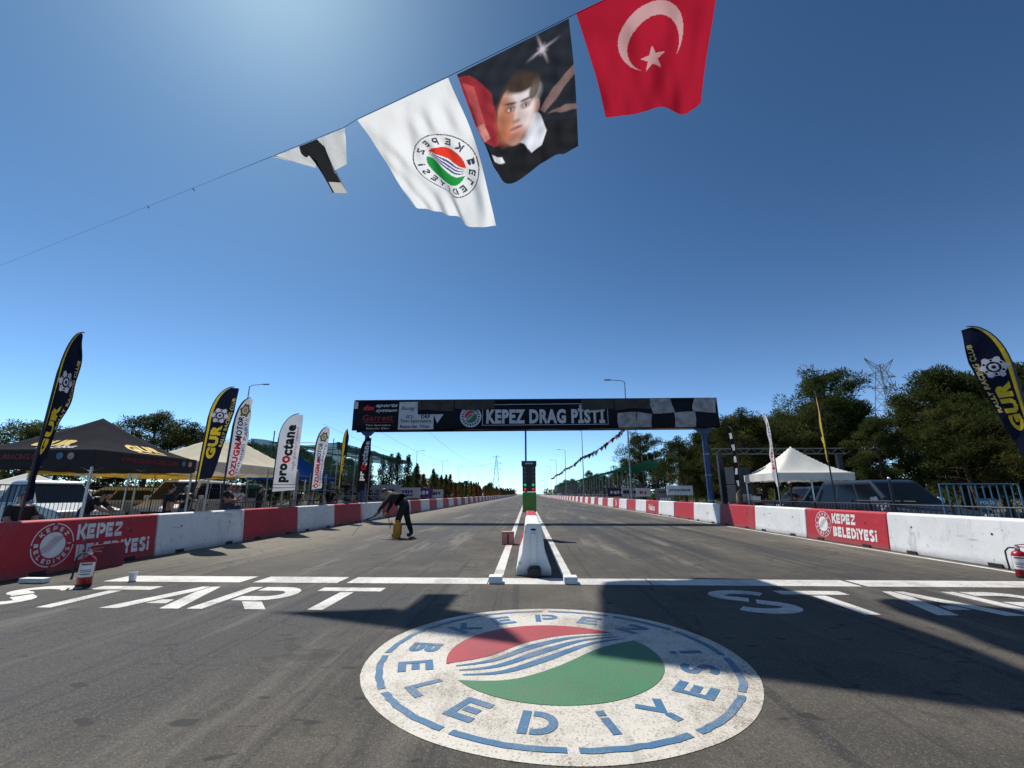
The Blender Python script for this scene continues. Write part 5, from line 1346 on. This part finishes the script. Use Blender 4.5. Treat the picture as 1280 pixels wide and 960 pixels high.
# ================================================================ STREET LAMPS, PYLONS, BUNTING
def lamp_post(x, y, sg, label, group, H=12.4):
    t = empty('street_lamp', (x, y, -.02), 0, label, 'street lamp', group)
    mb = MB(); mb.tube([(0, 0, 0), (0, 0, H)], [.11, .055], 8); mb.build('pole', M['steel'], t, True)
    mb = MB(); mb.tube([(0, 0, H - .05), (sg * .3, 0, H + .12), (sg * 1.5, 0, H + .2)], .035, 6); a = mb.build('arm', M['steel'], t, True)
    mb = MB(); mb.box(min(sg * 1.4, sg * 2.05), max(sg * 1.4, sg * 2.05), -.13, .13, H + .15, H + .27); mb.build('lamp_head', M['steel'], a, bevel=.03)
for i in range(13):
    lamp_post(9.95, 43.4 + 36 * i, -1, ('grey street lamp rising in front of the grandstand, tallest of the row' if i == 0 else 'grey street lamp, %s one along the grandstand from the gantry' % ORD[i]), None if i == 0 else 'street lamps along the grandstand')
for i in range(11):
    lamp_post(-29.2, 44.0 + 36.3 * i, 1, ('grey street lamp beyond the ÖZUGMA feather flag and cream tent' if i == 0 else 'grey street lamp behind the cypress trees, %s of its row' % ORD[i]), None if i == 0 else 'street lamps behind the cypresses')
def pylon(label, x, y, H, w, arms_, rz=0, tip=.5):
    t = empty('power_pylon', (x, y, -.02), rz, label, 'pylon'); lv = [0, .22, .40, .54, .65, .74, .82, .90, 1.0]
    wd_ = lambda f: w / 2 * (1 - f) ** .9 + tip * .5
    mb = MB()
    for sx in (-1, 1):
        for sy in (-1, 1): mb.tube([(sx * wd_(f), sy * wd_(f), H * f) for f in lv], .13, 4)
    mb.build('leg', M['steel'], t)
    mb = MB()
    for i in range(len(lv) - 1):
        a, b_ = lv[i], lv[i + 1]
        for s in (-1, 1):
            mb.tube([(-wd_(a), s * wd_(a), H * a), (wd_(b_), s * wd_(b_), H * b_)], .08, 4); mb.tube([(wd_(a), s * wd_(a), H * a), (-wd_(b_), s * wd_(b_), H * b_)], .08, 4)
            mb.tube([(s * wd_(a), -wd_(a), H * a), (s * wd_(b_), wd_(b_), H * b_)], .08, 4); mb.tube([(-wd_(b_), s * wd_(b_), H * b_), (wd_(b_), s * wd_(b_), H * b_)], .08, 4)
    mb.build('bracing', M['steel'], t)
    for z, ln, dz in arms_:
        for s in (-1, 1):
            mb = MB(); e = (s * ln, 0, H * z + dz); f = z
            for sy in (-1, 1): mb.tube([(s * wd_(f), sy * wd_(f), H * z), e], .09, 4); mb.tube([(s * wd_(f), sy * wd_(f), H * z + 1.6), e], .09, 4)
            for q in (.3, .6): mb.tube([(s * (wd_(f) + (ln - wd_(f)) * q), 0, H * z + dz * q), (s * (wd_(f) + (ln - wd_(f)) * q), 0, H * z + 1.6 * (1 - q) + dz * q)], .07, 4)
            mb.build('cross_arm', M['steel'], t)
    return t
pylon('tall lattice power pylon far down the track over the cypress row', -36.5, 530, 46, 8.5, ((.64, 6.5, .3), (.80, 7.5, .3), (.96, 5.0, .4)))
pylon('lattice power pylon with raised horn arms behind the pine trees', 104.5, 128, 38.5, 8, ((.93, 5.0, 4.6), (.90, 4.6, .3), (.80, 4.4, .3)), R(10), 1.2)
for i, (x0, z0, x1) in enumerate(((-43, 37.5, -75), (-44, 37.0, -95), (-30, 37.5, -50))):
    pts = []
    for k in range(17):
        q = k / 16; pts.append((x0 + (x1 - x0) * q, 530 - 330 * q, z0 - 22 * 4 * q * (1 - q) * .5 - 4 * q))
    mb = MB(); mb.tube(pts, .05, 4); tag(mb.build('power_line', M['dark_metal']), 'thin power line sagging away from the far lattice pylon', 'wire', 'power lines from the far pylon')
def bunting(label, pts, n, cols, sz):
    t = empty('bunting', (0, 0, 0), 0, label, 'bunting')
    mb = MB(); mb.tube(pts, .012, 4); mb.build('cord', M['dark_metal'], t)
    for i in range(n):
        p = poly_at(pts, (i + .5) / n); a = rng.uniform(0, 3.1); s = sz * rng.uniform(.7, 1.2); d = Vector((math.cos(a), math.sin(a), 0)) * s * .5; b_ = Vector((rng.uniform(-.4, .4), rng.uniform(-.3, .3), -1)) * s * rng.uniform(.6, 1.2)
        mb = MB(); mb.add([p - d, p + d, p + d * .6 + b_ * .55 + Vector((0, .05, 0)), p + b_, p - d * .6 + b_ * .5], [(0, 1, 2, 4), (4, 2, 3)]); mb.build('pennant', M[cols[i % len(cols)]], t)
pts = []
for i in range(4):
    y0 = 44.5 + 36 * i
    for k in range(10):
        q = k / 10; pts.append((10.0, y0 + 36 * q, 7.9 - .9 * 4 * q * (1 - q) * .5))
pts.append((10.0, 188.5, 7.9))
bunting('string of red and white pennants hung between the street lamps', pts, 150, ('cloth_red', 'cloth_white', 'cloth_black', 'cloth_red'), .62)
bunting('low string of red and white pennants behind the black tent', [(-21, 17, 3.2), (-17.5, 20, 2.95), (-14.5, 23.5, 3.15)], 16, ('cloth_red', 'cloth_white'), .3)

# ================================================================ TREES
def leaf_cloud(vs, fs, r, c, rad, n, ln, wd, up=.35, flat=1.0):
    for _ in range(n):
        while True:
            p = Vector((r.uniform(-1, 1), r.uniform(-1, 1), r.uniform(-1, 1)))
            if .25 < p.length < 1: break
        q = Vector((p.x * rad, p.y * rad, p.z * rad * flat)) + c
        d = (p + Vector((r.gauss(0, .5), r.gauss(0, .5), r.gauss(0, .5) + up))).normalized()
        s = d.cross(Vector((r.gauss(0, 1), r.gauss(0, 1), r.gauss(0, 1)))).normalized() * wd * r.uniform(.7, 1.3)
        d = d * ln * r.uniform(.6, 1.3); b_ = len(vs)
        vs += [q - s, q + s, q + d + s * .55, q + d - s * .55]; fs.append((b_, b_ + 1, b_ + 2, b_ + 3))
def pine_meshes(seed, H, rad, base, dens=1.0, flat=.85):
    r = random.Random(seed); mb = MB(); lx, ly = r.uniform(-.5, .5), r.uniform(-.5, .5)
    axis = lambda f: Vector((lx * f * f + .12 * math.sin(f * 5 + seed), ly * f * f + .12 * math.cos(f * 4 + seed), H * .94 * f))
    mb.tube([axis(k / 9) for k in range(10)], [.20 * H / 10 * (1 - .82 * k / 9) + .015 for k in range(10)], 8)
    vs, fs = [], []; nl = int(24 * dens) + 8
    for i in range(nl):
        f = base + (1 - base) * (i + r.random()) / nl; g = (f - base) / (1 - base)
        reach = rad * (math.sin(math.pi * min(1, .22 + .78 * g) ** .9) * .85 + .2) * r.uniform(.6, 1.15)
        if g > .9: reach = rad * .3
        an = i * 2.4 + r.uniform(-.5, .5); p0 = axis(f * .97); p1 = p0 + Vector((math.cos(an) * reach, math.sin(an) * reach, reach * r.uniform(.15, .65)))
        pm = p0.lerp(p1, .5) + Vector((0, 0, -.08 * reach))
        mb.tube([p0, pm, p1], [.05 * H / 10, .032 * H / 10, .012], 5)
        for k in range(r.randint(3, 5)):
            q = r.uniform(.45, 1.05); c = p0.lerp(p1, q) + Vector((r.gauss(0, .25), r.gauss(0, .25), r.uniform(-.05, .35)))
            leaf_cloud(vs, fs, r, c, r.uniform(.34, .70) * (rad / 3) ** .6, int(115 * dens), .17, .026, .35, flat)
    leaf_cloud(vs, fs, r, axis(1.0), .5, 150, .18, .026)
    cm = MB(); cm.v = [tuple(v) for v in vs]; cm.f = fs; cm.m = [0] * len(fs)
    return mb.mesh('trunk', M['bark'], True), cm.mesh('crown', M['pine_a'])
def cypress_meshes(seed, H, rad, m):
    r = random.Random(seed); mb = MB(); mb.tube([(0, 0, 0), (.03, .02, H * .5), (0, 0, H * .95)], [.07, .05, .01], 6)
    vs, fs = [], []
    for i in range(46):
        f = (i + r.random()) / 46; w = rad * (math.sin(math.pi * (.12 + .86 * f) ** .75) ** .8) * r.uniform(.7, 1.15); an = r.uniform(0, 6.3)
        leaf_cloud(vs, fs, r, Vector((math.cos(an) * w * .45, math.sin(an) * w * .45, .25 + (H - .3) * f)), max(.14, w * .62), 60, .15, .028, .9, 1.3)
    cm = MB(); cm.v = [tuple(v) for v in vs]; cm.f = fs; cm.m = [0] * len(fs)
    return mb.mesh('trunk', M['bark'], True), cm.mesh('crown', m)
PINES = [pine_meshes(11, 10.0, 3.3, .30, 1.25), pine_meshes(12, 9.0, 2.7, .22, 1.1), pine_meshes(13, 11.0, 2.6, .18, 1.15), pine_meshes(14, 8.0, 3.1, .28, 1.0), pine_meshes(15, 9.5, 2.2, .12, 1.2)]
PH = [10, 9, 11, 8, 9.5]
CYP = [cypress_meshes(21, 4.4, .85, M['cyp_green']), cypress_meshes(22, 4.0, .7, M['cyp_brown']), cypress_meshes(23, 4.8, .75, M['cyp_green']), cypress_meshes(24, 3.6, .8, M['cyp_brown'])]
def tree(name, meshes, x, y, s, rz, label, group, cat_='tree', sz=None):
    t = empty(name, (x, y, -.03), rz, label, cat_, group); t.scale = (s, s, sz or s)
    for nm, me in zip(('trunk', 'crown'), meshes):
        o = bpy.data.objects.new(nm, me); COL.objects.link(o); o.parent = t
def pine(k, x, y, h, label, group=None, w=1.0):
    s = h / PH[k]; tree('pine_tree', PINES[k], x, y, s * w, rng.uniform(0, 6.28), label, group, 'tree', s)
# right side: tall pines, near group first
pine(0, 21.4, 31.5, 10.2, 'tallest broad pine rising behind the white pyramid tent', None, 1.0)
pine(3, 16.5, 33.5, 7.3, 'round topped pine between gantry column and tallest pine', None, 1.2)
pine(1, 28.2, 30.0, 9.8, 'dense pine close beside the tallest broad pine', None, 1.1)
G_R = 'pines behind the police railing'
for k, x, y, h in ((2, 26.2, 36, 7.8), (4, 33, 31, 10.2), (4, 29.5, 30.5, 9.4), (2, 36.5, 33, 10.8), (4, 33, 24.5, 9.0), (2, 37, 23.5, 9.3), (2, 30, 27.5, 9.6), (4, 27.5, 23.5, 8.4), (1, 34, 27, 9.4), (2, 31.5, 22.0, 8.8), (0, 38, 26, 9.8), (4, 36, 21.0, 8.6), (3, 33.5, 18.0, 7.6), (2, 40, 20.5, 9.2), (1, 30, 18.5, 6.8), (4, 37.5, 15.5, 7.4), (0, 44, 23, 9.4),
                   (3, 24, 25, 6.2), (4, 21, 27, 6.0), (3, 28, 19, 5.6), (1, 35, 14, 6.8), (3, 41, 15.0, 7.6), (0, 46, 30, 10.4), (2, 29, 34, 8.4), (0, 34, 36, 11.0), (4, 40, 36, 10.6), (3, 25, 21.5, 5.4), (3, 31, 15.5, 5.8), (1, 44, 18, 8.4), (4, 48, 24, 9.6), (2, 52, 30, 11), (3, 36, 30, 8), (4, 24, 33, 8.4), (1, 19.5, 31.5, 6.4), (3, 27.5, 27, 7), (0, 50, 20, 9.6), (2, 42, 30, 10)):
    pine(k, x, y, h, 'dark green pine in the wood behind the blue police railing', G_R, 1.12)
G_G = 'pines behind the gantry column'
for k, x, y, h in ((4, 17.6, 41, 7.6), (1, 20.5, 40, 8.2), (3, 21.5, 45, 8.6), (2, 24.5, 42, 9.2), (0, 19, 36.5, 7.0), (4, 25.5, 38, 9.6), (1, 23.5, 36, 8.6), (3, 15.2, 44, 6.6), (4, 18.5, 47, 8.2), (2, 21, 52, 9), (0, 26, 48, 9.6), (3, 17, 38, 5.6), (1, 29, 45, 9.8)):
    pine(k, x, y, h, 'pine behind the gantry column and stage truss', G_G, 1.15)
pine(0, 17.9, 70, 10.8, 'round crowned pine standing above the near end of the grandstand', None, 1.1)
G_S = 'pines behind the grandstand'
for i in range(40):
    y = 60 + i * 6.6; k = i % 5
    pine(k, 18.5 + rng.uniform(0, 6) + (i % 3) * 2, y, rng.uniform(6.5, 8.8), 'pine in the long row behind the grandstand', G_S, 1.15)
# left side
for k, x, y, h, lab in ((0, -38.5, 44, 9.6, 'broad dark pine behind the peak of the black tent'), (3, -33.5, 43, 7.9, 'lower round pine beside the broad one behind black tent'), (3, -45, 38, 7.6, 'pine behind the tip of the navy feather flag')):
    pine(k, x, y, h, lab, None, 1.35)
for k, x, y, h in ((1, -50, 36, 7.4), (0, -54, 33, 7.2), (4, -41, 42, 6.8), (3, -58, 36, 7.6), (2, -62, 33, 7.4), (3, -31, 48, 7.0), (1, -27.5, 52, 7.0), (0, -33, 58, 7.6), (4, -26, 46, 6.0), (3, -36, 52, 7.4), (1, -23, 50, 5.6), (0, -48, 44, 8.0), (3, -46, 33, 5.6), (4, -53, 41, 7)):
    pine(k, x, y, h, 'pine in the wood behind the tents', 'pines behind the tents', 1.3)
for i in range(34):
    pine((0, 1, 3)[i % 3], -19.5 - rng.uniform(0, 9), 48 + i * 8, rng.uniform(4.6, 6.0), 'pine standing behind the cypress row', 'pines behind the cypress row', 1.2)
for i in range(104):
    y = 36 + i * 2.5 * (1 + i * .006); k = rng.choice((0, 1, 2, 1, 2, 3)); s = rng.uniform(.62, 1.02)
    c = 'green' if k in (0, 2) else 'brown'
    tree('cypress_tree', CYP[k], -12.9 + rng.uniform(-1.0, .6), y + rng.uniform(-1.1, 1.1), s * rng.uniform(1.0, 1.25), rng.uniform(0, 6.28), 'slim %s columnar tree in the row along the track' % ('dark green' if c == 'green' else 'brown tinged'), 'columnar trees in the row, %s' % c)
# far wood closing the end of the track and the horizon
r3 = random.Random(9); vs, fs = [], []
for i in range(420):
    x = r3.uniform(-420, 420); y = r3.uniform(430, 640)
    if abs(x) < 13: continue
    h = r3.uniform(4.5, 8.5); leaf_cloud(vs, fs, r3, Vector((x, y, h * .52)), h * .5, 60, 1.1, .45, .3, 1.0)
for i in range(520):
    sg = r3.choice((-1, 1, 1)); x = sg * r3.uniform(58, 200); y = r3.uniform(22, 260)
    if sg < 0: x -= 12
    h = r3.uniform(4.5, 8.0); leaf_cloud(vs, fs, r3, Vector((x, y, h * .48)), h * .52, 90, .8, .26, .3, 1.0)
cm = MB(); cm.v = [tuple(v) for v in vs]; cm.f = fs; cm.m = [0] * len(fs)
tag(cm.build('far_wood', M['pine_a']), 'far dark wood closing the horizon', 'wood', None, 'stuff')
vs, fs = [], []
for i in range(900):                                           # scrubby undergrowth on both sides
    sg = r3.choice((-1, 1)); x = sg * r3.uniform(18.5, 60); y = r3.uniform(17, 130)
    if sg < 0: x -= 4
    leaf_cloud(vs, fs, r3, Vector((x, y, .45)), r3.uniform(.6, 1.5), 46, .3, .05, .5, .8)
cm = MB(); cm.v = [tuple(v) for v in vs]; cm.f = fs; cm.m = [0] * len(fs)
tag(cm.build('undergrowth', M['pine_a']), 'low scrub under the pine trees', 'scrub', None, 'stuff')
